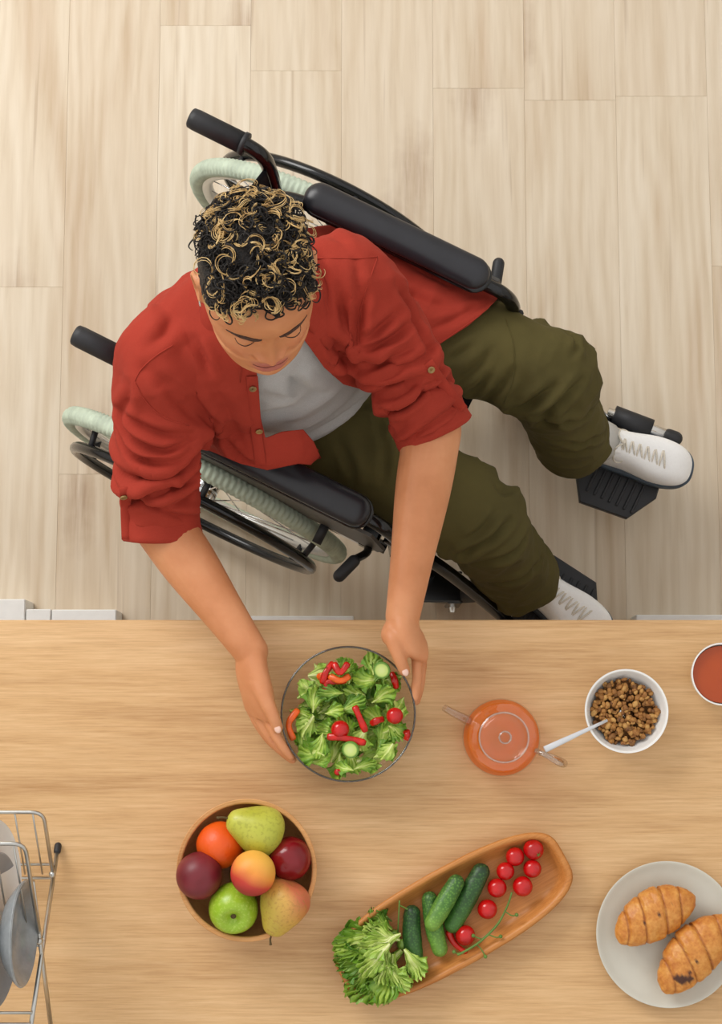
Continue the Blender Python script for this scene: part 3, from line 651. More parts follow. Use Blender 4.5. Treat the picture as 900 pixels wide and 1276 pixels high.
# ---- granola bowl and spoon
M['ceramic'] = plain('white_ceramic', (238, 237, 234), .22, var=.01)
GZ = TZ + .058; GC = at(781, 886, GZ); GR = px_r(52, 886, GZ)
gb = obj('cereal_bowl', lathe(spline([(0, .006), (.028, .006), (GR * .70, .022), (GR * .86, .042), (GR - .0035, .057), (GR - .001, .0585), (GR, .057), (GR * .93, .036), (GR * .76, .014), (.030, .001), (0, 0)], 40), 72), M['ceramic'], loc=(GC[0], GC[1], TZ)); tag(gb, 'white ceramic bowl filled with granola', 'bowl')
def granola():
    r = np.random.default_rng(5); parts = [lathe([(.0, .035), (GR * .74, .034), (GR * .74, .030), (0, .020)], 40)]; shade = [np.full(len(parts[0][0]), .1)]
    for k in range(330):
        rad = GR * .78 * math.sqrt(r.uniform(0, 1)); a = r.uniform(0, 2 * PI); s = r.uniform(.0022, .0052)
        V, F = ellipsoid((0, 0, 0), (s * r.uniform(.8, 1.5), s, s * r.uniform(.6, 1)), rotz(r.uniform(0, 6)) @ rotx(r.uniform(0, 3)), 8, 6)
        V = V * (1 + .22 * vnoise(V + k, 260, k))[:, None]
        V = V + np.array([rad * math.cos(a), rad * math.sin(a), .036 + r.uniform(0, .007) + .004 * (1 - (rad / GR) ** 2)]); parts.append((V, F)); shade.append(np.full(len(V), r.uniform(0, 1)))
    return join(*parts), np.concatenate(shade)
gv, gs = granola(); t = NT('granola'); vv = t.coord()
t.col(t.mix(.35, t.ramp(t.attr('t'), [(.05, (84, 46, 18)), (.3, (136, 84, 36)), (.65, (176, 122, 58)), (.95, (206, 160, 92))]), t.ramp(t.noise(vv, 260, 3), [(.3, (110, 62, 24)), (.7, (196, 144, 74))]))); t.b.inputs['Roughness'].default_value = .7
go = obj('granola', gv, t.m, loc=(GC[0], GC[1], TZ)); attr(go, 't', gs); tag(go, 'crunchy brown granola heaped inside the white ceramic bowl', 'granola', kind='stuff')
s0, s1 = at(757, 897.5, TZ + .050), at(679, 934, TZ + .085)
d = unit(s1 - s0); sp = thing('spoon', 'white spoon stuck in the granola pointing at the teapot', 'spoon', s0)
obj('handle', tube([(0, 0, 0), (s1 - s0) * .3, (s1 - s0) * .7, s1 - s0], [.0022, .0030, .0045, .0052], 12, flat=.45, up=(0, 0, 1)), plain('spoon_white', (216, 218, 222), .35, var=.01), sp)
obj('spoon_head', ellipsoid(-d * .016 + np.array([0, 0, -.017]), (.021, .013, .004), rotz(math.atan2(d[1], d[0])) @ roty(.4), 18, 10), M['chrome'], sp)

# ---- tea cup at the right edge
KZ = TZ + .062; KC = at(901, 840, KZ); KR = px_r(39, 840, KZ)
cup = thing('tea_cup', 'white cup of red tea cut by the right picture edge', 'cup', (KC[0], KC[1], TZ))
obj('body', lathe(spline([(0, .006), (.022, .006), (KR * .78, .022), (KR * .92, .045), (KR - .0025, .061), (KR - .0008, .062), (KR, .0605), (KR * .95, .042), (KR * .82, .016), (.024, .001), (0, 0)], 40), 64), M['ceramic'], cup)
hp = spline([(KR * .90, 0, .048), (KR + .016, 0, .050), (KR + .022, 0, .034), (KR + .010, 0, .022), (KR * .84, 0, .020)], 20); obj('handle', xf(tube(hp, .0042, 10), rotz(.3)), M['ceramic'], cup)
tea = NT('red_tea'); tea.col(tea.ramp(tea.noise(tea.coord(), 12), [(.3, (168, 66, 14)), (.7, (180, 74, 18))])); tea.b.inputs['Roughness'].default_value = .06
tea_d = obj('tea', lathe([(.001, .0515), (KR * .5, .0515), (KR * .90, .0515), (KR * .914, .0515), (KR * .915, .0508), (KR * .9, .0505), (0, .050)], 64), tea.m, cup, label='reddish brown tea')

# ---- glass teapot with orange tea
PZ2 = TZ + .045; TP = at(625, 919, PZ2); TR = px_r(48.3, 919, PZ2)
pot = thing('teapot', 'round glass teapot of orange tea beside the spoon', 'teapot', (TP[0], TP[1], TZ))
G1 = glass('clear_glass', (250, 250, 248), .09); M['glass'] = G1
obj('body', lathe(spline([(0, .001), (TR * .70, .001), (TR * .93, .018), (TR, .045), (TR * .90, .072), (TR * .66, .087), (TR * .60, .092)], 40), 64, False), G1, pot, label='clear glass body')
tt = NT('orange_tea'); tt.t.nodes.remove(tt.b); out = [x for x in tt.t.nodes if x.type == 'OUTPUT_MATERIAL'][0]
df = tt.n('BsdfDiffuse'); df.inputs[0].default_value = lin((255, 148, 36)); tr = tt.n('BsdfTransparent'); tr.inputs[0].default_value = lin((255, 172, 84)); gl = tt.n('BsdfGlossy'); gl.inputs['Roughness'].default_value = .05
mx = tt.n('MixShader'); mx.inputs[0].default_value = .55; tt.l(df.outputs[0], mx.inputs[1]); tt.l(tr.outputs[0], mx.inputs[2])
m2 = tt.n('MixShader'); m2.inputs[0].default_value = .05; tt.l(mx.outputs[0], m2.inputs[1]); tt.l(gl.outputs[0], m2.inputs[2]); tt.l(m2.outputs[0], out.inputs[0])
obj('tea', lathe(spline([(0, .003), (TR * .68, .003), (TR * .91, .019), (TR * .975, .045), (TR * .90, .066), (TR * .84, .0700), (TR * .8, .0705), (TR * .4, .0705), (0, .0705)], 60), 64), tt.m, pot, label='orange tea')
gl2 = glass('lid_glass', (253, 251, 249), .07, .06)
lid = obj('lid', lathe(spline([(TR * .62, .0925), (TR * .64, .0955), (TR * .58, .098), (TR * .45, .1005), (TR * .2, .103), (.0095, .1045), (.007, .109), (.0095, .114), (.0085, .119), (0, .120)], 44), 64, False), gl2, pot, label='glass lid')
obj('lid_ring', xf(tube(np.stack([TR * .625 * np.cos(np.linspace(0, 2 * PI, 64, endpoint=False)), TR * .625 * np.sin(np.linspace(0, 2 * PI, 64, endpoint=False)), np.full(64, .094)], 1), .0016, 8, cyclic=True), None), glass('ring_glass', (250, 236, 224), .9, .15), lid)
obj('knob_ring', tube(np.stack([.0092 * np.cos(np.linspace(0, 2 * PI, 32, endpoint=False)), .0092 * np.sin(np.linspace(0, 2 * PI, 32, endpoint=False)), np.full(32, .115)], 1), .0013, 6, cyclic=True), glass('knob_glass', (250, 236, 224), .9, .15), lid)
po = np.array([TP[0], TP[1], TZ])
sp_ = path([(596, 905), (580, 896), (566, 889), (554, 882)], [TZ + .050, TZ + .066, TZ + .078, TZ + .090]) - po
obj('spout', tube(spline(sp_, 16), np.linspace(.0085, .0055, 16), 14, cap=False), glass('spout_glass', (242, 232, 222), .2, .05), pot)
hd = path([(668, 935), (680, 941), (700, 953), (704, 950), (692, 944), (672, 938)], [TZ + .078, TZ + .088, TZ + .080, TZ + .045, TZ + .022, TZ + .020]) - po
obj('handle', tube(spline(hd, 30), .0042, 12), glass('handle_glass', (244, 238, 230), .3, .05), pot)

# ---- salad bowl
BZ = TZ + .095; BC = at(434, 889.5, BZ); BR = px_r(84, 889, BZ)
gprof = [(0, .004), (.045, .004), (BR * .76, .022), (BR * .92, .055), (BR - .003, .094), (BR - .0008, .0962), (BR, .094), (BR * .94, .053), (BR * .78, .016), (.045, .0), (0, 0)]
bowl = thing('salad_bowl', 'glass bowl of green salad held in both hands', 'bowl', (BC[0], BC[1], TZ))
obj('glass_wall', lathe(spline(gprof, 48), 96), glass('bowl_glass', (254, 254, 253), .06), bowl)
obj('rim', tube(np.stack([(BR - .001) * np.cos(np.linspace(0, 2 * PI, 96, endpoint=False)), (BR - .001) * np.sin(np.linspace(0, 2 * PI, 96, endpoint=False)), np.full(96, .0955)], 1), .0017, 8, cyclic=True), glass('rim_glass', (150, 140, 116), .22, .1), bowl, label='grey green glass rim')
rs = np.random.default_rng(33); bo = np.array([BC[0], BC[1], TZ])
SG = 'lettuce leaves in the salad bowl'
def bowl_leaf(u, v, z, yaw, pit, roll, sc, mi):
    o = obj('lettuce_leaf', leaf_bank[mi], None, loc=at(u, v, z)); o.rotation_euler = Matrix((rotz(yaw) @ roty(-pit) @ rotx(roll)).tolist()).to_euler(); o.scale = (sc, sc, sc)
    tag(o, 'green lettuce leaf tossed into the glass salad bowl', 'lettuce', SG)
def zone(u, v):
    du, dv = u - 434, v - 889; r = math.hypot(du, dv) / 84
    w = ('upper ' if dv < -25 else 'lower ' if dv > 25 else '') + ('left' if du < -25 else 'right' if du > 25 else 'middle')
    return w + (' rim' if r > .68 else ' part')
used_labels = {}
SIZES = ['wide', 'broad', 'narrow']; TONES = ['fresh green', 'fresh green', 'deep green', 'fresh green', 'pale yellowish', 'fresh green', 'deep green', 'fresh green', 'pale yellowish']
for k in range(40):                                           # lower layer
    rad = BR * .64 * math.sqrt((k + .5) / 40); a = k * 2.39996; z = TZ + .030 + .022 * rs.uniform() + .012 * (rad / BR)
    o = obj('lettuce_leaf', leaf_bank[k % 9], None, loc=(BC[0] + rad * math.cos(a), BC[1] + rad * math.sin(a), z)); o.rotation_euler = (rs.uniform(-.35, .35), rs.uniform(-.35, .35), rs.uniform(0, 6.28)); s_ = rs.uniform(.62, .85); o.scale = (s_, s_, s_)
    tag(o, 'green lettuce leaf buried under the others in the glass salad bowl', 'lettuce', SG)
tops = [(452, 852, 200, 0), (462, 846, 60, 2), (440, 866, 160, 0), (474, 868, 10, 0), (396, 872, 100, 0), (388, 902, 220, 4), (402, 926, 250, 0), (392, 932, 200, 1), (440, 944, 300, 0), (458, 942, 330, 4), (476, 930, 20, 0), (474, 912, 80, 3),
        (462, 892, 140, 0), (420, 886, 30, 0), (412, 908, 190, 3), (488, 888, 70, 4), (436, 842, 100, 0), (390, 862, 140, 8), (448, 918, 260, 4), (424, 950, 250, 0), (484, 904, 40, 1), (412, 866, 180, 2), (460, 832, 80, 0), (384, 918, 230, 7), (440, 880, 20, 2), (404, 846, 30, 4), (480, 852, 300, 5), (430, 905, 120, 7)]
tops += [(372, 890, 10, 3), (380, 860, 40, 5), (398, 836, 330, 8), (432, 826, 80, 7), (470, 822, 120, 4), (494, 846, 200, 3), (502, 880, 260, 0), (500, 914, 300, 7), (486, 940, 250, 4), (458, 958, 20, 5), (428, 962, 160, 0), (398, 950, 40, 3), (374, 924, 100, 5)]
for k, (u, v, yw, mi) in enumerate(tops):
    if k < 28: u, v = 434 + (u - 434) * 1.12, 889 + (v - 889) * 1.12
    else: u, v = 434 + (u - 434) * .93, 889 + (v - 889) * .93
    rr_ = math.hypot(u - 434, v - 889) / 84
    bowl_leaf(u, v, TZ + .068 + .016 * rs.uniform() + .012 * (1 - rr_), math.radians(yw + rs.uniform(-30, 30)), rs.uniform(-.35, .35), rs.uniform(-.4, .4), rs.uniform(.56, .80) if k < 28 else rs.uniform(.45, .60), mi)
    o = bpy.context.scene.collection.objects[-1]; lab = '%s %s lettuce leaf at the %s of the salad' % (SIZES[mi % 3], TONES[mi], zone(u, v))
    n_ = used_labels.get(lab, 0); used_labels[lab] = n_ + 1; lab = ['', 'folded ', 'tilted ', 'curled '][min(n_, 3)] + lab; o['label'] = lab
M['pepper'] = plain('red_pepper', (196, 26, 16), .22, var=.14, scale=60)
M['pepper_o'] = plain('orange_pepper', (232, 96, 24), .3, var=.1, scale=60)
strips = [([(372, 884), (360, 902), (366, 922)], .088, 1), ([(402, 852), (406, 838), (416, 826)], .097, 0), ([(410, 842), (424, 848), (436, 842)], .100, 1), ([(416, 826), (424, 838), (434, 826)], .103, 0), ([(442, 880), (450, 898), (456, 912)], .103, 0),
          ([(408, 918), (430, 920), (456, 926)], .104, 0), ([(404, 862), (410, 850), (432, 848)], .095, 0), ([(488, 838), (492, 848), (494, 858)], .088, 0), ([(462, 902), (470, 898), (478, 896)], .098, 0), ([(506, 910), (508, 916), (507, 922)], .088, 0), ([(396, 845), (402, 842), (408, 846)], .093, 1)]
labs = ['red pepper strip against the glass beside the left thumb', 'red pepper strip curving up at the top left of the salad', 'orange red pepper strip in the upper salad cluster', 'red pepper strip topmost in the salad', 'red pepper strip standing in the middle of the salad',
        'long red pepper strip under the whole cherry tomato', 'red pepper strip beneath the orange one', 'red pepper strip next to the cucumber at the right rim', 'short red pepper strip right of the middle', 'tiny red pepper piece at the far right glass', 'small orange pepper piece at the upper left']
for (px, z, c), lab in zip(strips, labs):
    P = spline(path(px, [TZ + z - .006, TZ + z, TZ + z - .006]), 12); c0 = P.mean(0)
    o = obj('pepper_strip', tube(P - c0, (.0052 + .0005 * np.sin(np.arange(12) * .8 + len(lab))) * np.r_[.8, np.ones(10), .75], 8, flat=.5), M['pepper_o' if c else 'pepper'], loc=c0); tag(o, lab, 'pepper', 'pepper strips in the salad')
for (u, v, r, lab) in [(424, 909, 11.5, 'cherry tomato in the middle of the salad'), (492, 892, 10.5, 'cherry tomato at the right side of the salad'), (421, 962, 4.5, 'small red tomato bit at the bottom of the salad')]:
    s = px_r(r, v, .84) / .0150; o = obj('cherry_tomato', tom_mesh, None, loc=at(u, v, TZ + .096 if r > 5 else TZ + .082)); o.scale = (s, s, s); o.rotation_euler = (PI, .2, 0); tag(o, lab, 'tomato', 'tomatoes in the salad')
def cuke_slice(R):
    o = lathe([(0, .0022), (R * .85, .0024), (R * .97, .0018), (R, 0), (R * .97, -.0018), (0, -.002)], 28); return o
ct = NT('cucumber_slice'); sx = ct.n('SeparateXYZ'); ln = ct.n('VectorMath', operation='LENGTH'); ct.l(ct.coord(), ln.inputs[0]); mm = ct.n('Math', operation='MULTIPLY'); ct.l(ln.outputs['Value'], mm.inputs[0]); mm.inputs[1].default_value = 80
ct.col(ct.ramp(mm.outputs[0], [(.3, (206, 220, 140)), (.75, (190, 212, 112)), (.95, (92, 136, 44))])); ct.b.inputs['Roughness'].default_value = .25
for (u, v, z, lab) in [(476, 835, .100, 'cucumber slice near the right hand side rim of the salad'), (437, 934, .104, 'cucumber slice lying in the lower middle of the salad')]:
    o = obj('cucumber_slice', cuke_slice(px_r(11, v, .85)), ct.m, smooth=False, loc=at(u, v, TZ + z), rot=(.25, -.2, 0)); tag(o, lab, 'cucumber slice', 'cucumber slices in the salad')

# ---- dish rack at the left edge
rack = thing('dish_rack', 'folding steel wire dish rack at the left table edge', 'dish rack', (-.57, -.33, TZ)); ro = np.array(rack.location)
def rod(px, z, r, name='wire', mat='steel', n=10, sm=0):
    P = path(px, z) - ro; P = spline(P, sm) if sm else P
    return obj(name, tube(P, r, n), M[mat], rack)
zt, zb_ = TZ + .20, TZ + .012
XR = -.485
def zx(u): return CAMH - abs(XR) * FPX / math.cos(TILT) / abs(u - 450) if False else None
def rp(u, v):
    """point of the rack's right-hand side plane x = XR seen at pixel (u, v)"""
    d = at(u, v, 0) - np.array([0, 0, CAMH]); return np.array([0, 0, CAMH]) + d * (XR / d[0])
foot1, cross, top1 = rp(78, 1052), rp(52, 1189), rp(36.5, 1284)
foot1[2] = TZ + .006
dirn = cross - foot1; top1 = foot1 + dirn * 1.75
mir = lambda p: np.array([p[0], 2 * cross[1] - p[1], p[2]])
LX = np.array([-.33, 0, 0])
for dx in (np.zeros(3), LX):
    for a, b in ((foot1, top1), (mir(foot1), mir(top1))):
        lg = obj('leg', tube([a + dx - ro, b + dx - ro], .0036, 10), M['steel'], rack)
        obj('rubber_foot', capsule([a + dx - ro, a + dx - ro + unit(b - a) * .010], .0058, 10), M['black_rubber'], lg)
def fillet(P, r, n=6):
    """polyline with rounded inner corners"""
    P = [np.asarray(p, float) for p in P]; out = [P[0]]
    for a, b, c in zip(P[:-2], P[1:-1], P[2:]):
        p, q = b + unit(a - b) * r, b + unit(c - b) * r; out += [(1 - t_) ** 2 * p + 2 * t_ * (1 - t_) * b + t_ * t_ * q for t_ in np.linspace(0, 1, n)]
    return np.array(out + [P[-1]])
def uframe(bot_px, top_px, wires, bars, r=.0031):
    bot, top_ = rp(*bot_px), rp(*top_px)
    obj('tier_frame', tube(fillet([bot - ro, top_ - ro, top_ + LX - ro, bot + LX - ro], .020), r, 10), M['steel'], rack)
    for k in range(wires):
        f = (k + .6) / wires
        obj('wire', tube([top_ + LX * f - ro, bot + LX * f - ro], .0015, 6), M['steel'], rack)
    for (u, v) in bars:
        q_ = rp(u, v); obj('bar', tube([q_ - ro, q_ + LX - ro], .0024, 8), M['steel'], rack)
    obj('clip', ellipsoid(bot - ro + np.array([0, 0, .004]), (.006, .006, .007), n=12, m=8), M['steel'], rack)
uframe((66, 1089), (54, 1012), 12, [(68, 1077), (68, 1094)])
uframe((50, 1172), (31, 1051), 12, [(51.5, 1160), (50.5, 1178)])
for (u, v) in ((40, 1262), (38, 1276)): q_ = rp(u, v); obj('bar', tube([q_ - ro, q_ + LX - ro], .0024, 8), M['steel'], rack)
def dish(name, u, v, z, R, depth, tilt, yaw, mat, label, cat, inner=None):
    VF = lathe(spline([(0, 0), (R * .55, .001), (R * .8, depth * .45), (R, depth), (R * 1.0, depth + .003), (R * .97, depth + .003), (R * .78, depth * .45 + .004), (R * .5, .005), (0, .004)], 36), 72)
    o = obj(name, xf(VF, rotz(yaw) @ roty(PI / 2 - tilt)), mat, loc=at(u, v, z)); return tag(o, label, cat, 'dishes in the rack')
dish('plate', -14, 1092, .955, .082, .012, .22, .1, plain('white_dish', (232, 232, 228), .25, var=.01), 'white plate standing in the dish rack behind the blue grey one', 'plate')
dish('plate', -18, 1160, .955, .112, .016, .10, .0, plain('blue_grey_dish', (136, 146, 158), .3, var=.03), 'large blue grey plate standing in the dish rack', 'plate')
dish('bowl', 8, 1163, .975, .076, .024, .06, .0, plain('grey_glaze', (150, 154, 156), .12, var=.06), 'small grey glazed bowl on its edge in the dish rack', 'bowl')
# ------------------------------------------------------------------ person in the wheelchair
from mathutils.bvhtree import BVHTree
def proj(P):
    P = np.atleast_2d(P) - np.array([0, 0, CAMH]); c, s = math.cos(TILT), math.sin(TILT)
    x = P[:, 0]; y = c * P[:, 1] + s * P[:, 2]; z = -s * P[:, 1] + c * P[:, 2]
    return np.stack([450 + FPX * x / -z, 638 - FPX * y / -z], 1)
def bvh(VF): return BVHTree.FromPolygons([Vector(map(float, v)) for v in VF[0]], [tuple(map(int, f)) for f in VF[1]])
def drop(tree, u, v, lift=0.0):
    """where the ray of pixel (u, v) meets a surface: point and normal"""
    d = at(u, v, 0) - np.array([0, 0, CAMH]); h = tree.ray_cast(Vector((0, 0, CAMH)), Vector(map(float, unit(d))))
    if h[0] is None: return None, None
    n = np.array(h[1]); n = n if n @ d < 0 else -n
    return np.array(h[0]) + n * lift, n
def line_on(tree, px, lift, n=24):
    out = []
    for u, v in spline(np.array(px, float), n):
        p, _ = drop(tree, u, v, lift)
        if p is not None: out.append(p)
    return np.array(out)
def in_poly(U, poly):
    """signed distance in pixels to a polygon, positive outside"""
    poly = np.asarray(poly, float); n = len(poly); ins = np.zeros(len(U), bool); dist = np.full(len(U), 1e9)
    for i in range(n):
        a, b = poly[i], poly[(i + 1) % n]; ab = b - a
        t = np.clip(((U - a) @ ab) / (ab @ ab), 0, 1); dist = np.minimum(dist, np.linalg.norm(U - a - t[:, None] * ab, axis=1))
        c = ((a[1] > U[:, 1]) != (b[1] > U[:, 1])) & (U[:, 0] < (b[0] - a[0]) * (U[:, 1] - a[1]) / (b[1] - a[1] + 1e-12) + a[0]); ins ^= c
    return np.where(ins, -dist, dist)
def seg_param(P, pts):
    """arc parameter 0..1 and distance of points to a polyline"""
    pts = np.asarray(pts, float); L = np.r_[0, np.cumsum(np.linalg.norm(np.diff(pts, axis=0), axis=1))]; best = np.full(len(P), 1e9); tt = np.zeros(len(P))
    for i in range(len(pts) - 1):
        ab = pts[i + 1] - pts[i]; t = np.clip(((P - pts[i]) @ ab) / (ab @ ab), 0, 1); d = np.linalg.norm(P - pts[i] - t[:, None] * ab, axis=1)
        k = d < best; best[k] = d[k]; tt[k] = (L[i] + t[k] * (L[i + 1] - L[i])) / L[-1]
    return tt, best

person = thing('person', 'person in rust red shirt and olive trousers seated in the wheelchair holding the salad bowl', 'person', chw(.08, -.02, .50))
PO = np.array(person.location)
def pobj(name, VF, mat, parent=None, smooth=True, label=None):
    """mesh given in world space, hung under the person (or under one of its parts)"""
    return obj(name, (np.asarray(VF[0]) - PO, VF[1]) if len(VF[0]) else VF, mat, parent or person, smooth, label=label)

# ---- joints
SHR, SHL = at(201, 450, .985), at(436, 350, .995)
ELR, ELL = at(198, 648, .835), at(540, 531, .84)
WRR, WRL = at(313, 812, .848), at(502, 768, .852)
HC = np.array([-.1415, .6150, 1.24])
def head_basis(az, p, r):
    d = np.array([math.cos(az), math.sin(az), 0]); z = np.array([0, 0, 1.]); Fh = math.cos(p) * d - math.sin(p) * z; U = math.sin(p) * d + math.cos(p) * z; R = np.cross(Fh, U)
    return np.stack([math.cos(r) * R + math.sin(r) * U, Fh, -math.sin(r) * R + math.cos(r) * U], 1)      # columns: right, forward, up
HB = head_basis(math.radians(-77.5), math.radians(-9), math.radians(5.0))
hw = lambda P: HC + np.atleast_2d(P) @ HB.T
hl = lambda P: (np.atleast_2d(P) - HC) @ HB

# ---- torso sections: centre, facing angle, half width, front depth, back depth
MID = (SHR + SHL) / 2
def section(c, ang, a, df, db, n=48, p=2.3):
    f = np.array([math.cos(ang), math.sin(ang), 0]); r = np.array([f[1], -f[0], 0]); t = np.linspace(0, 2 * PI, n, endpoint=False)
    cs, sn = np.cos(t), np.sin(t); x = np.sign(cs) * np.abs(cs) ** (2 / p) * a; y = np.sign(sn) * np.abs(sn) ** (2 / p); y = np.where(y > 0, y * df, y * db)
    return c + x[:, None] * r + y[:, None] * f
def torso(rows, n=48, k=28):
    rows = np.array([np.r_[c, ang, a, df, db] for c, ang, a, df, db in rows]); R_ = spline(rows, k)
    return loft([section(r[:3], r[3], r[4], r[5], r[6], n) for r in R_])
D2 = math.radians
NB = np.array([-.150, .652, 1.075])
def xy(f, l, z): return chw(f, l, z)
body_rows = [(xy(.10, -.005, .50), D2(-28), .165, .13, .13), (xy(.10, -.01, .60), D2(-32), .165, .125, .13), (xy(.09, -.03, .70), D2(-42), .150, .125, .12), (xy(.075, -.045, .80), D2(-52), .145, .12, .11),
             (xy(.06, -.055, .90), D2(-62), .150, .105, .105), (np.r_[MID[:2], .97], D2(-67), .160, .09, .095), (np.r_[(MID * .6 + NB * .4)[:2], 1.03], D2(-68), .125, .07, .075), (np.r_[NB[:2], 1.07], D2(-70), .066, .058, .058), (np.r_[NB[:2], 1.09], D2(-70), .058, .055, .055)]

# ---- head
def head_shape(off=None, nz=110, na=150):
    Z = [-.1165, -.113, -.106, -.095, -.08, -.06, -.04, -.02, 0, .03, .05, .07, .085, .098, .108, .114, .116]
    Wd = [.020, .034, .046, .0565, .0645, .0705, .0745, .0765, .0765, .0765, .075, .069, .060, .048, .034, .018, .004]
    Fr = [.062, .074, .082, .0855, .0845, .0845, .0835, .082, .0815, .0865, .085, .076, .064, .048, .028, .008, -.012]
    Bk = [.030, .012, -.01, -.035, -.055, -.070, -.082, -.090, -.095, -.100, -.100, -.094, -.085, -.073, -.057, -.04, -.024]
    zz = np.r_[np.linspace(-.1165, .095, int(nz * .85)), np.linspace(.097, .116, nz - int(nz * .85))]
    T = spline(np.stack([Z, Wd, Fr, Bk], 1), 400); rings = []; a = np.linspace(0, 2 * PI, na, endpoint=False)
    for z in zz:
        w, f, b = [np.interp(z, T[:, 0], T[:, k]) for k in (1, 2, 3)]; yc = -.012 if z < .09 else (f + b) / 2
        if z < -.06: yc = (f + b) / 2
        x = w * np.sin(a); cy = np.cos(a); y = np.where(cy > 0, yc + (f - yc) * np.sign(cy) * np.abs(cy) ** .82, yc - (yc - b) * np.abs(cy) ** .9)
        P = np.stack([x, y, np.full(na, z)], 1)
        if off is not None:
            P = P + off(P, w)
        else:
            fr = smooth01(cy, .05, .5); ax = np.abs(x); g = lambda v, c, s: np.exp(-((v - c) / s) ** 2)
            d = .0035 * g(ax, .030, .020) * g(z, .021, .008) - .0075 * g(ax, .032, .017) * g(z, .001, .012) + .0045 * g(ax, .045, .018) * g(z, -.034, .02)
            A = np.interp(z, [-.054, -.047, -.040, -.034, -.015, .006, .018], [0, .008, .0205, .0195, .0115, .004, 0]); s = np.interp(z, [-.05, -.038, -.01, .02], [.011, .0105, .0075, .009])
            d = d + A * np.exp(-(x / s) ** 2) + .0115 * g(ax, .0165, .0066) * g(z, -.0400, .0072) - .0045 * g(ax, .0250, .0042) * g(z, -.0435, .0075)
            d = d + np.exp(-(x / .0245) ** 4) * (.0085 * g(z, -.0630, .0048) + .0105 * g(z, -.0755, .0056) - .002 * g(z, -.068, .0018)) + .003 * g(x, 0, .02) * g(z, -.085, .004) * -1
            d = d + .006 * g(x, 0, .019) * g(z, -.099, .012)
            P[:, 1] += d * fr
        rings.append(P)
    return loft(rings)
hs = head_shape()
parts = [(hw(hs[0]), hs[1])]
for s in (1, -1):
    e = ellipsoid((s * .0315, .0680, -.0010), (.0142, .0125, .0118), None, 24, 16); parts.append((hw(e[0]), e[1]))
    ear = join(ellipsoid((0, 0, 0), (.005, .016, .029), rotz(s * -.35) @ rotx(-.15), 20, 14), xf(tube(spline([(.004 * s, .008, -.024), (.006 * s, -.010, -.020), (.009 * s, -.019, .004), (.009 * s, -.013, .026), (.006 * s, .004, .031), (.003 * s, .013, .020)], 24), .0042, 8), None))
    parts.append((hw(ear[0] + np.array([s * .0755, -.016, -.008])), ear[1]))
parts.append(tube(np.array([NB + (0, .006, -.04), NB + (0, .003, .0), NB * .5 + hw((0, -.030, -.095))[0] * .5, hw((0, -.026, -.07))[0], hw((0, -.022, -.03))[0]]), [.062, .057, .054, .056, .05], 28))
parts.append(torso(body_rows))
# ---- arms and hands
def limb(pts, radii, n=24, k=30):
    S = spline(np.column_stack([pts, radii]), k); return capsule(S[:, :3], S[:, 3], n, 5)
mixp = lambda a, b, t: a * (1 - t) + b * t
for S, E, Wp in ((SHR, ELR, WRR), (SHL, ELL, WRL)):
    parts.append(limb([S, mixp(S, E, .5), E], [.055, .050, .044]))
    parts.append(limb([mixp(S, E, .93), E, mixp(E, Wp, .12), mixp(E, Wp, .35) + (0, 0, -.002), mixp(E, Wp, .7), mixp(E, Wp, .95), Wp], [.043, .0455, .0465, .0445, .0345, .0285, .0275]))
P3 = lambda rows: np.array([at(u, v, z) for u, v, z in rows])
HANDS = {'R': dict(w=WRR, mcp=[(331, 889, .843), (323, 892, .831), (317, 891, .816), (313, 885, .802)], pip=[(345, 918, .846), (339, 922, .827), (335, 920, .808), (333, 911, .791)],
                   dip=[(355, 934, .843), (354, 938, .823), (352, 936, .804), (349, 925, .788)], tip=[(364, 946, .838), (367, 949, .819), (367, 946, .800), (363, 934, .786)],
                   th=[(316, 838, .851), (326, 860, .866), (339, 889, .869), (347.5, 911, .862)], pal=[(313, 812, .848), (314, 836, .846), (321, 866, .840), (324, 890, .826)]),
         'L': dict(w=WRL, mcp=[(518, 806, .846), (523, 809, .832), (526, 806, .816), (525, 800, .803)], pip=[(520, 840, .848), (524, 842, .828), (525, 838, .809), (523, 828, .793)],
                   dip=[(519, 857, .845), (522, 860, .825), (522, 856, .806), (519, 845, .790)], tip=[(517, 874, .840), (518, 877, .820), (518, 873, .801), (515, 860, .788)],
                   th=[(490, 790, .856), (491, 798, .868), (498, 820, .871), (506, 840, .864)], pal=[(502, 768, .852), (505, 782, .850), (512, 797, .842), (524, 806, .828)])}
FR = [(.0093, .0086, .0078, .0066), (.0095, .0088, .0079, .0067), (.0091, .0083, .0075, .0064), (.0082, .0074, .0067, .0058)]
nails = []
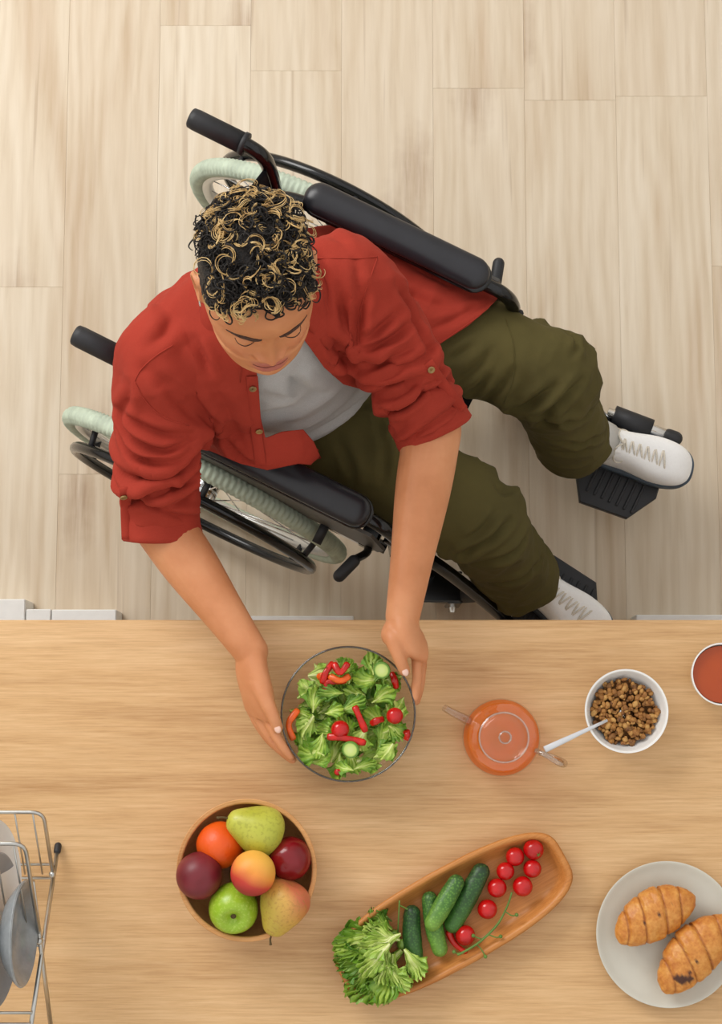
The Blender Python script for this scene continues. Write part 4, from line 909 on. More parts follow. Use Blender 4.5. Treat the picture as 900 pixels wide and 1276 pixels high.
for hand in HANDS.values():
    mc, pp, dp, tp = P3(hand['mcp']), P3(hand['pip']), P3(hand['dip']), P3(hand['tip']); wr = hand['w']
    for k in range(4):
        parts.append(limb([mixp(wr, mc[k], .6), mc[k], pp[k], dp[k], tp[k] - unit(tp[k] - dp[k]) * .004], [.012, *FR[k]][:5], 14, 26))
    pal = P3(hand['pal']); T_ = unit(mc[0] - mc[3]); Dd = frames(pal)[0]
    rings = []
    for q, (hwid, hthk) in zip(range(4), [(.0285, .0225), (.036, .0225), (.042, .020), (.040, .0145)]):
        d_ = Dd[q]; t_ = unit(T_ - d_ * (T_ @ d_)); n_ = np.cross(d_, t_); a = np.linspace(0, 2 * PI, 28, endpoint=False)
        rings.append(pal[q] + np.cos(a)[:, None] * t_ * hwid + np.sin(a)[:, None] * n_ * hthk)
    S = spline(np.stack([r.ravel() for r in rings]), 14); parts.append(loft([s.reshape(-1, 3) for s in S]))
    th = P3(hand['th']); parts.append(limb([mixp(wr, th[0], .3), th[0], th[1], th[2], th[3] - unit(th[3] - th[2]) * .006], [.018, .0195, .0150, .0108, .0092], 18, 30))
    d_ = unit(th[3] - th[2]); nails.append((th[3] - d_ * .005, d_))
body = remesh(join(*parts), .0029, 3, .5)
bl = hl(body[0]); inhead = (np.abs(bl[:, 0]) < .1) & (bl[:, 1] > .02) & (bl[:, 2] > -.12) & (bl[:, 2] < .12)
lip = np.where(inhead, np.exp(-(bl[:, 0] / .0265) ** 6) * smooth01(bl[:, 2], -.083, -.0775) * smooth01(bl[:, 2], -.0565, -.0605) * (bl[:, 1] > .07), 0)
blush = np.where(inhead, np.exp(-((np.abs(bl[:, 0]) - .043) / .02) ** 2 - ((bl[:, 2] + .035) / .02) ** 2) + np.exp(-(bl[:, 0] / .016) ** 2 - ((bl[:, 2] + .04) / .012) ** 2), 0)
t = NT('skin'); v = t.coord(); n = t.noise(v, 14, 4)
c = t.ramp(n, [(.3, (196, 128, 84)), (.5, (207, 139, 95)), (.7, (215, 150, 106))])
fm = t.n('Math', operation='MULTIPLY'); t.l(t.attr('blush'), fm.inputs[0]); fm.inputs[1].default_value = .45
c = t.mix(fm.outputs[0], c, lin((206, 122, 92))); c = t.mix(t.attr('lip'), c, lin((172, 92, 84))); t.col(c)
t.b.inputs['Roughness'].default_value = .46; t.b.inputs['Specular IOR Level'].default_value = .4; t.b.inputs['Subsurface Weight'].default_value = .06; t.b.inputs['Subsurface Radius'].default_value = (.012, .004, .002); t.b.inputs['Subsurface Scale'].default_value = .6
t.bump(t.noise(v, 420, 3), .12, .0006); M['skin'] = t.m
bo_ = pobj('body', body, M['skin']); attr(bo_, 'lip', lip * .85); attr(bo_, 'blush', np.clip(blush, 0, 1))
M['nail'] = plain('fingernail', (238, 196, 178), .12, var=.02)
for p, d_ in nails:
    up = unit(np.array([0, 0, 1.]) - d_ * d_[2]); B_ = np.stack([d_, np.cross(up, d_), up], 1)
    pobj('fingernail', xf(ellipsoid((0, 0, 0), (.0066, .0052, .0022), None, 16, 10), B_, p + up * .0076), M['nail'], bo_)
# face details that sit on the skin
hd_tree = BVHTree.FromPolygons([Vector(map(float, p)) for p in body[0]], body[1])
def face_pt(x, z, lift=0.0):
    o_ = hw((x, .2, z))[0]; h = hd_tree.ray_cast(Vector(o_), Vector(-HB[:, 1])); return np.array(h[0]) + np.array(h[1]) * lift
M['brow'] = plain('dark_brow_hair', (70, 45, 33), .8, var=.3, scale=300); M['lash'] = plain('lash', (70, 44, 34), .7)
for s in (1, -1):
    bp = np.array([face_pt(s * x, z, .0005) for x, z in spline([(.0125, .0195), (.022, .0225), (.034, .0245), (.046, .0205), (.0555, .0125)], 20)])
    pobj('eyebrow', tube(bp, np.interp(np.linspace(0, 1, 20), [0, .2, .6, 1], [.0026, .0044, .0040, .0014]), 8, up=HB[:, 1], flat=.35), M['brow'], bo_)
    lp = np.array([face_pt(s * x, z, .0004) for x, z in spline([(.0205, -.0012), (.026, -.0026), (.033, -.0032), (.039, -.0026), (.0455, -.0004)], 16)])
    pobj('eyelashes', tube(lp, np.interp(np.linspace(0, 1, 16), [0, .5, 1], [.0004, .0011, .0005]), 6), M['lash'], bo_)
    cp_ = np.array([face_pt(s * x, z, -.0003) for x, z in spline([(.019, .004), (.027, .0085), (.036, .0088), (.044, .004)], 12)])
    npnt = face_pt(s * .0085, -.0485, -.001)
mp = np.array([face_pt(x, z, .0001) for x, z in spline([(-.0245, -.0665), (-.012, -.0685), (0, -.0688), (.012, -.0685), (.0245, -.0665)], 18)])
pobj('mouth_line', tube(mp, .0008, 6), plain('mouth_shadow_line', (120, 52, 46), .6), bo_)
er = hw((.0815, -.010, -.036))[0]; ea = np.linspace(0, 2 * PI, 24, endpoint=False)
pobj('earring', tube(er + np.stack([np.zeros(24), np.cos(ea), np.sin(ea)], 1) @ HB.T * .0055, .0011, 8, cyclic=True), M['chrome'], label='small silver hoop earring')

# ---- hair: short sides, curly top with bleached tips
def hair_off(P, w):
    x, y, z = P[:, 0], P[:, 1], P[:, 2]; ax = np.abs(x); r = np.hypot(x, y + .012) + 1e-6
    line = np.where(y > -.0, .0775 - .30 * np.clip(ax - .030, 0, 1) - 16 * np.clip(ax - .030, 0, 1) ** 2 + .003 * vnoise(P, 90, 2), 0)
    line = np.where(y > -.0, np.where(ax > .066, np.minimum(line, .02 + (y) * .9 - .02), line), np.where(y > -.03, .0, -.03 - .5 * np.clip(-.03 - y, 0, .06)))
    m = smooth01(z - line, -.003, .006); top = smooth01(z, .045, .085)
    th_ = -.006 + m * (.0080 + .0105 * top * (1 + .35 * vnoise(P, 85, 4)) + .0012 * vnoise(P, 260, 5))
    d = np.stack([x / r, (y + .012) / r, np.zeros_like(x)], 1); up_ = smooth01(z, .03, .11); d = d * (1 - up_)[:, None] + np.array([0, 0, 1]) * up_[:, None] + d * (up_ * .3)[:, None]
    return d * th_[:, None]
hr = head_shape(hair_off, 130, 170); hrw = (hw(hr[0]), hr[1])
tH = NT('black_hair'); vH = tH.coord(); nH = tH.noise(vH, 240, 4, .7); tH.col(tH.ramp(nH, [(.35, (10, 8, 8)), (.7, (38, 28, 22))])); tH.b.inputs['Roughness'].default_value = .6; tH.bump(nH, 1.0, .004); M['hair'] = tH.m
hair = pobj('hair', hrw, M['hair'], label='short black curly hair with bleached tips')
def curls(count, seed, rad, thick, zmin, lift=.0, strands=1, tw=1.0, wav=0.0):
    r = np.random.default_rng(seed); out = []; loc = hr[0]; N = normals(loc, hr[1]); N = N * np.sign((N * (loc - np.array([0, -.01, .03]))).sum(1, keepdims=True)); ok = np.where((loc[:, 2] > zmin) & (np.abs(loc[:, 0]) < .09))[0]
    wgt = None; pick = []
    while len(pick) < count:
        q = r.choice(ok); z = loc[q, 2]
        lim = .0815 - .30 * max(0, abs(loc[q, 0]) - .03) - 16 * max(0, abs(loc[q, 0]) - .03) ** 2 if loc[q, 1] > 0 else .04
        if z < max(lim, .045): continue
        if abs(loc[q, 0]) > .066 or (abs(loc[q, 0]) > .058 and z < .075): continue
        if z > .118 and r.uniform() > .35: continue
        pick.append(q)
    for q in pick:
        n_ = N[q]; t1 = unit(np.cross(n_, r.normal(size=3))); t2 = np.cross(n_, t1); R_ = r.uniform(*rad); turns = r.uniform(.45, .95) * tw; k = 18; s = np.linspace(0, 1, k); dr = r.uniform(-.9, .9)
        ph = (s * turns + wav * r.uniform(-.5, .5) * np.sin(s * PI * 1.6)) * 2 * PI * (1 if r.uniform() < .5 else -1); rr = R_ * (1 - .35 * s)
        P = loc[q] + n_ * lift + np.outer(rr * np.cos(ph) - R_, t1) + np.outer(rr * np.sin(ph), t2) + np.outer(s * .008 * dr, t2) + np.outer(.008 * np.sin(s * PI * .8), n_)
        for st_ in range(strands):
            Q = P + (r.normal(size=3) * .0013 if st_ else 0) + np.outer(s, r.normal(size=3) * .0022 if st_ else np.zeros(3)); out.append(tube(hw(Q), thick * r.uniform(.7, 1.25) * (1 - .5 * s ** 2), 5))
    return join(*out)
tB = NT('bleached_hair'); tB.col(tB.ramp(tB.noise(tB.coord(), 70, 3), [(.3, (150, 112, 62)), (.5, (204, 168, 108)), (.72, (232, 204, 150))])); tB.b.inputs['Roughness'].default_value = .5
ck = pobj('dark_curls', curls(800, 3, (.006, .013), .0013, .05, .0015, 1, .8, .4), M['hair'], hair); ck['kind'] = 'stuff'
cb = pobj('bleached_curls', curls(200, 4, (.008, .018), .00062, .055, .0026, 3, .62, .5), tB.m, hair); cb['kind'] = 'stuff'

# ---- trousers
M['olive'] = fabric('olive_twill', (84, 76, 42), 1400, .10)
HPL, HPR = chw(.07, .095, .575), chw(.075, -.10, .575)
KNL, KNR = at(676, 459, .585), at(588, 640, .585)
AKL, AKR = at(716, 553, .235), at(651, 723, .235)
def leg_path(h, k, a): return np.array([h, mixp(h, k, .5) + (0, 0, .008), mixp(h, k, .88), k + unit(k - h) * .018 + (0, 0, -.03), mixp(k, a, .33), mixp(k, a, .66), a])
LR = [.102, .092, .083, .080, .074, .070, .072]
lpL, lpR = leg_path(HPL, KNL, AKL), leg_path(HPR, KNR, AKR)
def legtube(p):
    S = spline(np.column_stack([p, LR]), 40); return tube(S[:, :3], S[:, 3], 28)
pel = torso([(xy(.07, 0, .505), D2(-26.5), .14, .12, .10), (xy(.09, 0, .54), D2(-27), .185, .14, .13), (xy(.095, -.005, .60), D2(-30), .185, .135, .135), (xy(.09, -.02, .665), D2(-37), .168, .137, .13), (xy(.088, -.028, .695), D2(-41), .160, .134, .126)])
trs = remesh(join(legtube(lpL), legtube(lpR), pel), .0055, 6, .6)
def leg_folds(V, N, p, seed, s_in):
    tt, dist = seg_param(V, p[[0, 2, 3, 4, 6]]); near = smooth01(dist, .135, .11); q = np.clip(tt, 0, 1)
    P2 = np.stack([V @ unit(p[3] - p[0]) * 26, V @ LFT * 9, V[:, 2] * 9], 1); ridge = lambda x: 1 - 2 * np.abs(x)
    thigh = smooth01(q, .05, .2) * smooth01(q, .56, .46); knee = smooth01(q, .42, .52) * smooth01(q, .75, .62); shin = smooth01(q, .68, .82)
    low = smooth01(N[:, 2], .75, .1)
    P3_ = np.stack([V[:, 0] * 12, V[:, 1] * 12, V[:, 2] * 34], 1)
    d = thigh * (.0045 * ridge(vnoise(P2, 1, seed)) * (.30 + low)) + knee * (.0095 * ridge(vnoise(P2 * 1.25, 1, seed + 3)) * (.25 + low)) + shin * (.0065 * ridge(vnoise(P3_, 1, seed + 5)))
    return near * (d + .0018 * fbm(V, 22, seed + 9))
def creases(V, N, tree, rows):
    """press sharp cloth folds along lines drawn on the surface: valley with a swollen lip on both sides"""
    out = np.zeros(len(V))
    for px, A, w in rows:
        q = line_on(tree, px, 0.0, 14)
        if len(q) < 4: continue
        keep = np.r_[True, np.linalg.norm(np.diff(q, axis=0), axis=1) < .03]; q = q[keep]
        if len(q) < 4: continue
        t_, d = seg_param(V, q); e = np.sin(PI * np.clip(t_, .04, .96)) ** .6
        out += e * A * (-np.exp(-(d / w) ** 2) + .75 * np.exp(-((d - 2.4 * w) / (1.5 * w)) ** 2))
    return V + N * out[:, None]
N = normals(*trs); Vt = trs[0] + N * (leg_folds(trs[0], N, lpL, 40, 1) + leg_folds(trs[0], N, lpR, 60, -1))[:, None]
TR_FOLDS = [([(602, 500), (624, 481), (640, 462)], .008, .007), ([(636, 511), (660, 503), (690, 482)], .011, .007), ([(655, 520), (690, 508), (726, 473)], .011, .007), ([(670, 524), (711, 526), (742, 508)], .010, .007), ([(676, 545), (719, 552), (758, 540)], .008, .006),
            ([(707, 415), (720, 428), (714, 442)], .007, .006), ([(571, 477), (598, 454), (612, 436)], .005, .006), ([(585, 492), (612, 470)], .006, .006), ([(560, 450), (590, 430)], .004, .006),
            ([(572, 690), (602, 677), (636, 650)], .011, .007), ([(575, 676), (600, 660), (618, 640)], .008, .006), ([(594, 702), (634, 692), (660, 660)], .011, .007), ([(600, 724), (645, 722), (674, 698)], .009, .007), ([(616, 600), (626, 614), (640, 610)], .006, .006), ([(420, 545), (435, 575), (440, 600)], .006, .006), ([(470, 520), (480, 560), (478, 600)], .006, .006)]
Vt = creases(Vt, normals(Vt, trs[1]), bvh((Vt, trs[1])), TR_FOLDS)
# open hems
def cut_end(V, F, a, k, lift):
    d = unit(a - k); return clip(V, F, np.where(np.linalg.norm(V - a, axis=1) < .2, -((V - a) @ d) - lift, 1.0))
trs = cut_end(Vt, trs[1], AKL, lpL[5], .004); trs = cut_end(*trs, AKR, lpR[5], .004)
tro = solidify(pobj('trousers', trs, M['olive'], label='olive green trousers'), .003)
tt_tree = bvh(trs)
for px in ([(631, 398), (640, 430), (640, 470), (628, 503)],):
    q = line_on(tt_tree, px, .0006)
    if len(q) > 3: pobj('seam', tube(q, .0011, 6), M['olive'], tro)
wb = [section(xy(.088, -.026, z), D2(-41), .165 + e, .139 + e, .131 + e, 60) for z, e in ((.672, .001), (.674, .003), (.70, .003), (.702, 0))]
pobj('waistband', loft(wb, False), fabric('dark_waistband', (40, 36, 26)), tro)

# ---- grey T-shirt
M['grey_tee'] = fabric('heather_grey_jersey', (174, 173, 172), 700, .07)
tee_rows = [(xy(.092, -.024, .685), D2(-40), .164, .142, .13), (xy(.09, -.03, .72), D2(-43), .163, .142, .13), (xy(.078, -.045, .80), D2(-52), .158, .132, .118), (xy(.062, -.055, .90), D2(-62), .160, .116, .112), (np.r_[MID[:2], .97], D2(-67), .165, .098, .100), (np.r_[(MID * .6 + NB * .4)[:2], 1.03], D2(-68), .128, .078, .080), (np.r_[NB[:2], 1.065], D2(-70), .074, .066, .064)]
tee = torso(tee_rows, 96, 60); N = normals(*tee); V = tee[0]
fd = .0045 * (1 - 2 * np.abs(vnoise(np.stack([V[:, 0] * 7 + V[:, 2] * 9, V[:, 1] * 7 - V[:, 2] * 3, V[:, 2] * 16], 1), 1, 77))) * smooth01(V[:, 2], .68, .74) * smooth01(V[:, 2], 1.05, .95)
Vq = V + N * fd[:, None]
fs_ = np.sign((normals(Vq, tee[1]) * (Vq - Vq.mean(0))).sum()); Vq = creases(Vq, fs_ * normals(Vq, tee[1]), bvh((Vq, tee[1])), [([(350, 466), (376, 482), (402, 492)], .010, .008), ([(325, 490), (365, 494), (404, 494)], .007, .008), ([(388, 540), (428, 516), (458, 494)], .007, .007), ([(372, 452), (368, 470), (370, 486)], .006, .008), ([(340, 530), (380, 525), (420, 505)], .004, .008)])
tee = (Vq, tee[1]); pobj('t_shirt', tee, M['grey_tee'], label='heather grey T-shirt')
# ---- rust red shirt, worn open, sleeves rolled
M['rust'] = fabric('rust_cotton', (160, 55, 41), 1100, .05)
sh_rows = [(xy(.10, -.005, .53), D2(-30), .200, .15, .145), (xy(.10, -.01, .62), D2(-33), .198, .15, .15), (xy(.092, -.03, .72), D2(-43), .185, .158, .145), (xy(.078, -.045, .80), D2(-52), .178, .15, .135),
           (xy(.062, -.055, .90), D2(-62), .178, .132, .128), (np.r_[MID[:2], .97], D2(-67), .178, .112, .118), (np.r_[(MID * .6 + NB * .4)[:2], 1.03], D2(-68), .140, .092, .096), (np.r_[(MID * .2 + NB * .8)[:2], 1.062], D2(-69), .098, .078, .082), (np.r_[NB[:2], 1.088], D2(-70), .070, .064, .066)]
def sleeve(S, E, tail=.035, rads=(.066, .070, .069, .063, .056)):
    d = unit(E - S); e = E + d * tail; inn = S + unit(NB - S) * .03
    return limb([inn + (0, 0, -.01), S, mixp(S, e, .33), mixp(S, e, .66), e + d * .03], rads, 32, 34)
SLR, SLL = sleeve(SHR, ELR, .025), sleeve(SHL, ELL, .012, (.064, .068, .067, .062, .057))
flap = join(ellipsoid(xy(.10, -.17, .80), (.115, .085, .085), rotz(HEAD), 30, 20), ellipsoid(xy(.075, -.185, .765), (.125, .07, .06), rotz(HEAD), 30, 20))
lS = spline(np.column_stack([lpL, LR]), 40)[:, :]; tailsolid = tube(lS[:20, :3], lS[:20, 3] + .013, 32)
tail2 = ellipsoid(chw(.16, .155, .63), (.18, .075, .052), rotz(HEAD), 30, 18)
torso_part = torso(sh_rows, 60, 40)
sh = remesh(join(torso_part, SLR, SLL, flap, tailsolid, tail2), .0038, 10, .6)
V = sh[0]; N = normals(*sh); F0 = sh[1]
tR, dR = seg_param(V, [SHR, ELR]); tL, dL = seg_param(V, [SHL, ELL])
onR = (dR < .12) & (proj(V)[:, 0] < 275); onL = dL < .12
ridge = lambda x: 1 - 2 * np.abs(x)
def sleeve_folds(V, S, E, seed, slant, bumps):
    d = unit(E - S); x = unit(np.cross(d, (0, 0, 1))); y = np.cross(x, d); Q = V - S; a = Q @ d; L = np.linalg.norm(E - S); th = np.arctan2(Q @ y, Q @ x); t_ = a / L
    out = np.zeros(len(V))
    for (t0, amp, wid, sl, ph) in bumps:
        c0 = t0 + sl * np.cos(th - ph) + .05 * vnoise(V, 18, seed + int(100 * t0)); out += amp * (np.exp(-((t_ - c0) / wid) ** 2) - .9 * np.exp(-((t_ - c0 - wid * 1.35) / (wid * .5)) ** 2))
    return out + .0022 * ridge(vnoise(np.stack([a * 30, np.cos(th) * 1.6, np.sin(th) * 1.6], 1), 1, seed))
fR = sleeve_folds(V, SHR, ELR, 5, 0, [(.44, .011, .055, .12, .9), (.56, .010, .045, .10, 1.1), (.68, .011, .05, .05, 1.5), (.83, .009, .045, -.10, .9), (.95, .005, .04, .05, 1)])
fL = sleeve_folds(V, SHL, ELL, 15, 0, [(.28, .008, .05, .16, 2.2), (.44, .009, .045, .14, 2.0), (.60, .008, .05, -.10, 1.2), (.75, .010, .045, -.14, 1.4), (.90, .008, .04, -.10, 1.8)])
drape = .0075 * ridge(vnoise(np.stack([V[:, 0] * 11, V[:, 1] * 11, V[:, 2] * 4], 1), 1, 31)) + .0045 * ridge(vnoise(np.stack([V[:, 0] * 20 + V[:, 2] * 12, V[:, 1] * 20, V[:, 2] * 8], 1), 1, 32)) + .002 * fbm(V, 30, 33)
wR = smooth01(tR, .04, .3) * smooth01(dR, .105, .085) * onR; wL = smooth01(tL, .04, .3) * smooth01(dL, .105, .085) * onL
disp = np.where(onR, fR * wR + drape * (1 - wR), np.where(onL, fL * wL + drape * (1 - wL), drape))
flat_top = smooth01(V[:, 2], 1.08, 1.0); V = V + N * (disp * (.35 + .65 * flat_top))[:, None]
SH_FOLDS = [([(146, 508), (162, 541), (198, 560), (221, 556), (236, 546)], .011, .006), ([(145, 530), (165, 562), (190, 576), (221, 574), (238, 560)], .012, .006), ([(152, 513), (179, 532), (207, 542), (234, 540)], .009, .006), ([(160, 622), (197, 615), (221, 604), (242, 598)], .010, .006),
            ([(202, 482), (221, 501), (251, 531)], .008, .008), ([(233, 501), (252, 520), (270, 543)], .008, .007), ([(243, 423), (252, 443), (262, 466)], .007, .006), ([(280, 541), (289, 557), (303, 571), (323, 580)], .009, .006), ([(180, 460), (230, 490), (267, 520), (306, 570)], .007, .008), ([(267, 483), (283, 513), (297, 543), (304, 570)], .007, .009), ([(185, 430), (205, 415), (215, 395)], .006, .008), ([(160, 480), (158, 500), (150, 515)], .006, .007), ([(175, 590), (195, 594), (225, 588)], .007, .006),
            ([(444, 327), (447, 369), (444, 434)], .007, .006), ([(494, 353), (506, 378), (516, 402), (536, 436)], .010, .006), ([(447, 440), (475, 428), (497, 415), (509, 403)], .010, .006), ([(447, 424), (469, 412), (494, 391)], .008, .006), ([(458, 360), (450, 391), (446, 422)], .008, .006), ([(408, 418), (422, 437), (446, 460)], .013, .008), ([(394, 322), (405, 360), (409, 400)], .008, .007), ([(415, 345), (425, 380), (430, 420)], .006, .009),
            ([(505, 364), (534, 378), (568, 384)], .009, .008), ([(519, 334), (545, 346), (562, 356)], .007, .007), ([(540, 410), (570, 396), (604, 376)], .005, .006), ([(471, 511), (503, 504), (533, 480)], .010, .006), ([(472, 498), (500, 492), (525, 470)], .007, .006), ([(457, 460), (492, 445), (520, 430)], .008, .006), ([(460, 478), (485, 470), (505, 455)], .006, .006), ([(400, 290), (425, 300), (440, 318)], .005, .008)]
V = creases(V, normals(V, F0), bvh((V, F0)), SH_FOLDS)
# cut the sleeve ends
F = sh[1]
def sleeve_cut(V, F, S, E, off):
    d = unit(E - S); q = (V - E) @ d; rad = np.linalg.norm(V - E - np.outer(q, d), axis=1)
    return clip(V, F, np.where(rad < .11, off - q, 1.0) if True else q)
V, F = sleeve_cut(V, F, SHR, ELR, -.015); V, F = sleeve_cut(V, F, SHL, ELL, -.02)
# cut the front opening and the hem (outline taken where the cloth edge runs on the body)
OPEN = [(296, 425), (318, 457), (322, 475), (325, 520), (331, 546), (352, 538), (378, 535), (391, 550), (405, 581), (372, 578), (333, 586), (300, 578), (262, 562), (236, 556), (150, 600), (150, 760), (760, 760), (760, 300), (640, 350), (616, 377), (585, 405), (545, 431), (505, 462), (457, 487), (428, 479), (404, 458), (384, 430), (360, 400), (330, 395)]
U = proj(V); tR, dR = seg_param(V, [SHR, ELR]); tL, dL = seg_param(V, [SHL, ELL])
sl = ((tR > .16) & (dR < .10) & (U[:, 0] < 250)) | ((tL > .14) & (dL < .088))
ang = np.arctan2(V[:, 1] - .67, V[:, 0] + .14)
sgn = in_poly(U, OPEN) / 800.0
facing = ((V - np.array([*(CH + FWD * .07)[:2], 0])) @ np.array([math.cos(D2(-50)), math.sin(D2(-50)), 0])) > -.02
# low parts of the garment under the sitter and the part behind the hem are dropped as well
low = np.where(V[:, 2] < .60, -.01, 1.0)
s = np.where(sl, .02, np.where(facing, sgn, .02)); s = np.minimum(s, np.where(sl, 1, (V[:, 2] - .565)))
V, F = clip(V, F, s)
# drop stray shells
def biggest(V, F, keep=400):
    par = list(range(len(V)))
    def find(i):
        while par[i] != i: par[i] = par[par[i]]; i = par[i]
        return i
    for f in F:
        a = find(f[0])
        for k in f[1:]: par[find(k)] = a
    cnt = {}
    for f in F: r = find(f[0]); cnt[r] = cnt.get(r, 0) + 1
    F = [f for f in F if cnt[find(f[0])] >= keep]; used = sorted({i for f in F for i in f}); mp_ = {k: n for n, k in enumerate(used)}
    return V[used], [tuple(mp_[i] for i in f) for f in F]
V, F = biggest(V, F)
shirt = solidify(pobj('shirt', (V, F), M['rust'], label='rust red button shirt worn open with rolled sleeves'), .0022)
st = bvh((V, F))
# rolled cuffs
def cuff(S, E, off, width, r0, seed, tilt=(0, 0, 0)):
    d = unit(unit(E - S) + np.array(tilt)); x = unit(np.cross(d, (0, 0, 1))); y = np.cross(x, d); n = 56; a = np.linspace(0, 2 * PI, n, endpoint=False); rings = []
    for (l, r) in [(-width, -.004), (-width + .003, .003), (-width * .8, .0055), (-width * .45, .0045), (-.010, .006), (-.003, .0055), (0, .002), (.0005, -.003), (-.006, -.008), (-width * .6, -.009)]:
        c = E + d * (off + l); P = c + np.outer(np.cos(a), x) * (r0 + r) + np.outer(np.sin(a), y) * (r0 * .96 + r)
        w = .004 * vnoise(np.stack([np.cos(a) * 1.8, np.sin(a) * 1.8, np.full(n, l * 30)], 1), 1, seed) + .0018 * vnoise(np.stack([np.cos(a) * 5, np.sin(a) * 5, np.full(n, l * 60)], 1), 1, seed + 1)
        rings.append(P + (P - c) / r0 * w[:, None] + d * (.002 * np.cos(a * 2 + seed))[:, None])
    return loft(rings, False)
cfR, cfL = cuff(SHR, ELR + unit(WRR - ELR) * .006, .030, .060, .0575, 3, unit(WRR - ELR) * .12 + np.array([0, 0, .42])), cuff(SHL, ELL, .014, .052, .0575, 8, unit(WRL - ELL) * .12 + np.array([0, 0, .30]))
cR = pobj('cuff', cfR, M['rust'], shirt); cL = pobj('cuff', cfL, M['rust'], shirt)
allS = bvh(join((V, F), cfR, cfL))
M['button'] = plain('tan_button', (150, 120, 72), .35, var=.15); M['button_hole'] = plain('button_dark', (40, 26, 20), .6)
def button(u, v, r=.0058, parent=None):
    p, n_ = drop(allS, u, v, .0032)
    if p is None: return
    x = unit(np.cross(n_, (0, 1, 0.2))); B_ = np.stack([x, np.cross(n_, x), n_], 1)
    b = pobj('button', xf(lathe([(.0, .0004), (r * .45, .0004), (r * .6, .0012), (r * .9, .0012), (r, 0), (r * .9, -.0014), (0, -.0014)], 24), B_, p), M['button'], parent or shirt)
    return b
def strap(px, w, lift, name, n=20):
    """flat strip of cloth lying on the shirt along a line"""
    C = line_on(allS, px, lift, n)
    if len(C) < 4: return None
    for _ in range(3): C[1:-1] = (C[:-2] + 2 * C[1:-1] + C[2:]) / 4
    T = np.array([unit(C[min(i + 1, len(C) - 1)] - C[max(i - 1, 0)]) for i in range(len(C))]); up = np.array([unit(np.array([0, 0, CAMH]) - c) for c in C]); B = np.array([unit(np.cross(a, b)) for a, b in zip(T, up)])
    rings = [np.array([c - b * w, c - b * w * .92 + u_ * .0014, c + b * w * .92 + u_ * .0014, c + b * w, c - u_ * .004]) for c, b, u_ in zip(C, B, up)]
    return pobj(name, loft(rings), M['rust'], shirt)
strap([(314, 468), (316, 500), (319, 535), (325, 578)], .0088, .002, 'placket', 30)
strap([(157, 608), (159, 640), (161, 682)], .0085, .003, 'sleeve_tab'); strap([(533, 452), (550, 478), (576, 512)], .0085, .003, 'sleeve_tab')
allS = bvh(join((V, F), cfR, cfL, *[(np.array([list(q.co) for q in o.data.vertices]) + PO, [tuple(p.vertices) for p in o.data.polygons]) for o in shirt.children if o.name.startswith(('placket', 'sleeve_tab'))]))
for u, v in ((315, 483), (323, 536), (154, 618), (537, 460)): button(u, v)
def seam(px):
    q = line_on(allS, px, .0003)
    if len(q) > 4:
        for _ in range(2): q[1:-1] = (q[:-2] + 2 * q[1:-1] + q[2:]) / 4
        pobj('seam', tube(q, .0012, 6), M['rust'], shirt)
seam([(168, 475), (176, 460), (195, 443), (216, 430)]); seam([(393, 322), (420, 322), (450, 322), (470, 320)]); seam([(470, 322), (462, 345), (452, 375), (446, 410), (448, 440)])
seam([(168, 475), (182, 500), (205, 520), (235, 530)]); seam([(612, 383), (580, 406), (548, 428)])
# collar: stand and fall round the neck
def collar():
    rows = []; n = 60
    for a in np.linspace(D2(-70 + 34), D2(-70 + 360 - 34), n):
        f = abs(((a - D2(-70) + PI) % (2 * PI)) - PI) / PI; out = np.array([math.cos(a), math.sin(a), 0]); c = NB + np.array([0, 0, -.004])
        front = 1 - smooth01(f, .15, .55); rr = .064 + .012 * front; drop_ = .030 * front
        w = .026 + .014 * front
        pr = [(rr + .002, -.012 - drop_), (rr - .002, .010 - drop_), (rr + .001, .026 - drop_ * .9), (rr + .007, .031 - drop_ * .9), (rr + .014, .026 - drop_ * .95), (rr + .012 + w * .5, .010 - drop_ * 1.1), (rr + .011 + w, -.014 - drop_ * 1.25)]
        rows.append(np.array([c + out * (r_ + .0015 * math.sin(a * 9)) + np.array([0, 0, z_]) for r_, z_ in pr]))
    V = np.concatenate(rows); m = len(rows[0]); return V, [(i * m + j, i * m + j + 1, (i + 1) * m + j + 1, (i + 1) * m + j) for i in range(n - 1) for j in range(m - 1)]
solidify(pobj('collar', collar(), M['rust'], shirt), .0022)

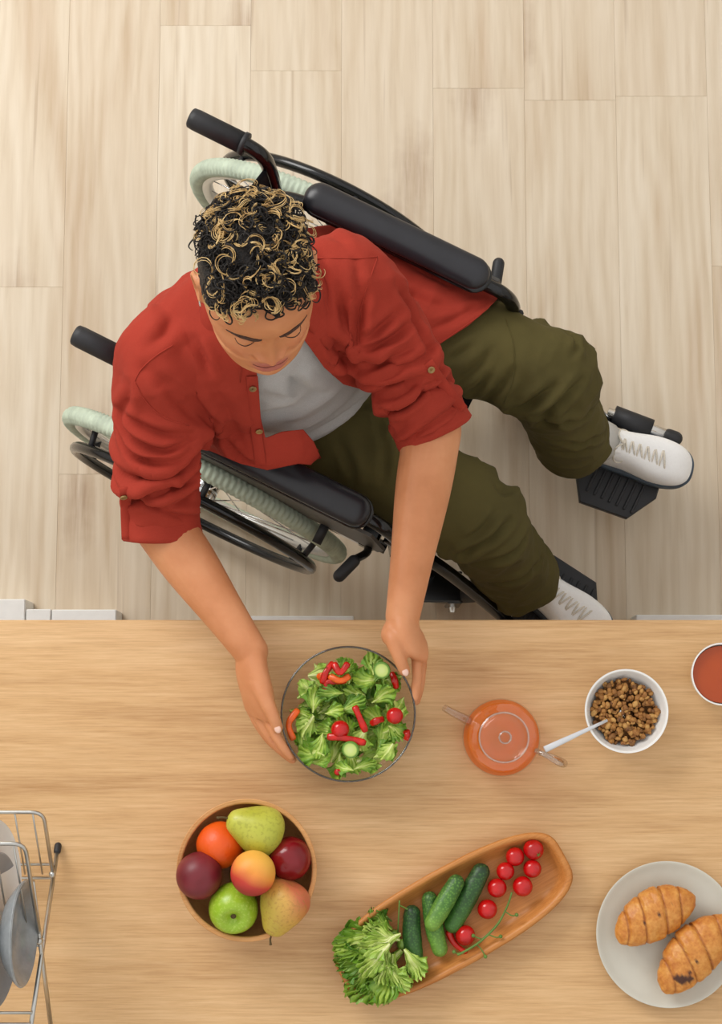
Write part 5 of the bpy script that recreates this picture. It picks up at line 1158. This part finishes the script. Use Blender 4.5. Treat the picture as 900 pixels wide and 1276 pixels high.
# ---- shoes
M['shoe'] = plain('white_canvas', (250, 250, 250), .6, var=.008, scale=200, bump=.15); M['sole'] = plain('slate_sole', (74, 88, 102), .6); M['lace'] = plain('off_white_lace', (222, 214, 200), .8, var=.06, scale=400)
def outline(grow=0.0, n=64):
    P = spline([(.190, 0), (.184, .026), (.160, .043), (.115, .049), (.06, .042), (.0, .035), (-.05, .034), (-.082, .027), (-.093, 0), (-.082, -.027), (-.05, -.034), (.0, -.034), (.06, -.038), (.115, -.045), (.160, -.040), (.184, -.024)], n, True)
    c = np.array([.05, 0]); return P + (P - c) / np.linalg.norm(P - c, axis=1, keepdims=True) * grow
def shoe(name_loc, ang, mirror, z0, label, pitch=0.0):
    mat = rotz(ang); loc = np.array(name_loc) * [1, 1, 0] + [0, 0, z0]; my = np.array([1, mirror, 1.])
    def w(VF): return (VF[0] * my) @ mat.T + loc, VF[1] if mirror > 0 else [tuple(reversed(f)) for f in VF[1]]
    O = outline(-.003, 72); rings = []
    def height(x): return np.interp(x, [-.093, -.06, -.02, .02, .06, .10, .14, .17, .19], [.088, .092, .092, .088, .072, .056, .046, .036, .020])
    for s_, hz in [(1.0, .0), (1.01, .18), (1.0, .42), (.95, .64), (.84, .82), (.66, .94), (.38, 1.0), (.12, 1.01)]:
        x = O[:, 0]; cx = .045; px_ = cx + (x - cx) * (s_ if s_ > .9 else (.25 + .75 * s_)); py = O[:, 1] * s_; rings.append(np.stack([px_, py, .024 + hz * height(px_)], 1))
    up = pobj('shoe', w(loft(rings)), M['shoe'], label=label)
    o0, o1 = outline(-.002), outline(.0035); r3 = lambda o, z: np.column_stack([o, np.full(len(o), z)])
    pobj('sole', w(loft([r3(o0, 0), r3(o1, .003), r3(outline(.004), .020), r3(outline(.0015), .027)])), M['sole'], up)
    top = lambda x, y: .024 + height(x) * (1 - .9 * (abs(y) / .045) ** 2.2) + .003
    for k in range(6):
        x0 = .035 + .0165 * k; wd = .017 + .0012 * k
        for sg in (1, -1):
            P = [(x0 + (.014 if sg > 0 else 0) * t_, sg * wd * (1 - 2 * t_), 0) for t_ in np.linspace(0, 1, 7)]; P = np.array([(a, b, top(a, b)) for a, b, _ in P]); pobj('lace', w(tube(P, .0021, 6, flat=.6)), M['lace'], up)
    for sg in (1, -1):
        P = spline([(.035, 0, top(.035, 0) + .004), (.022, sg * .014, top(.02, .014) + .007), (.028, sg * .032, top(.028, .03) + .006), (.044, sg * .028, top(.044, .028) + .005), (.036, 0, top(.036, 0) + .004)], 22)
        pobj('lace_bow', w(tube(P, .0019, 6)), M['lace'], up)
    for k in range(5):
        for sg in (1, -1):
            x0 = .048 + .0165 * k; y0 = sg * (.021 + .0012 * k); pobj('eyelet', w(ellipsoid((x0, y0, top(x0, y0) - .0008), (.0017, .0017, .0012), None, 8, 6)), M['button_hole'], up)
    pobj('tongue', w(ellipsoid((.022, 0, .108), (.030, .021, .006), roty(.45), 20, 10)), M['shoe'], up)
    return up
toeL = at(863, 589, .16); aL = D2(-15.5); shoe(toeL - np.array([math.cos(aL), math.sin(aL), 0]) * .193, aL, 1, .1425, 'white canvas shoe on the far foot plate')
axR = at(692, 742, .21); aR = D2(-36); shoe(axR - np.array([math.cos(aR), math.sin(aR), 0]) * .055, aR, -1, .1425, 'white canvas shoe reaching under the table edge')
# ankles inside the trouser legs
M['sock'] = fabric('white_sock', (210, 210, 208))
for lp_, loc_, a_ in ((lpL, toeL - np.array([math.cos(aL), math.sin(aL), 0]) * .193, aL), (lpR, axR - np.array([math.cos(aR), math.sin(aR), 0]) * .055, aR)):
    b_ = np.array([loc_[0], loc_[1], .225]); pobj('sock', tube(np.array([b_, mixp(b_, lp_[5], .4), lp_[5]]), [.040, .040, .042], 18), M['sock'])
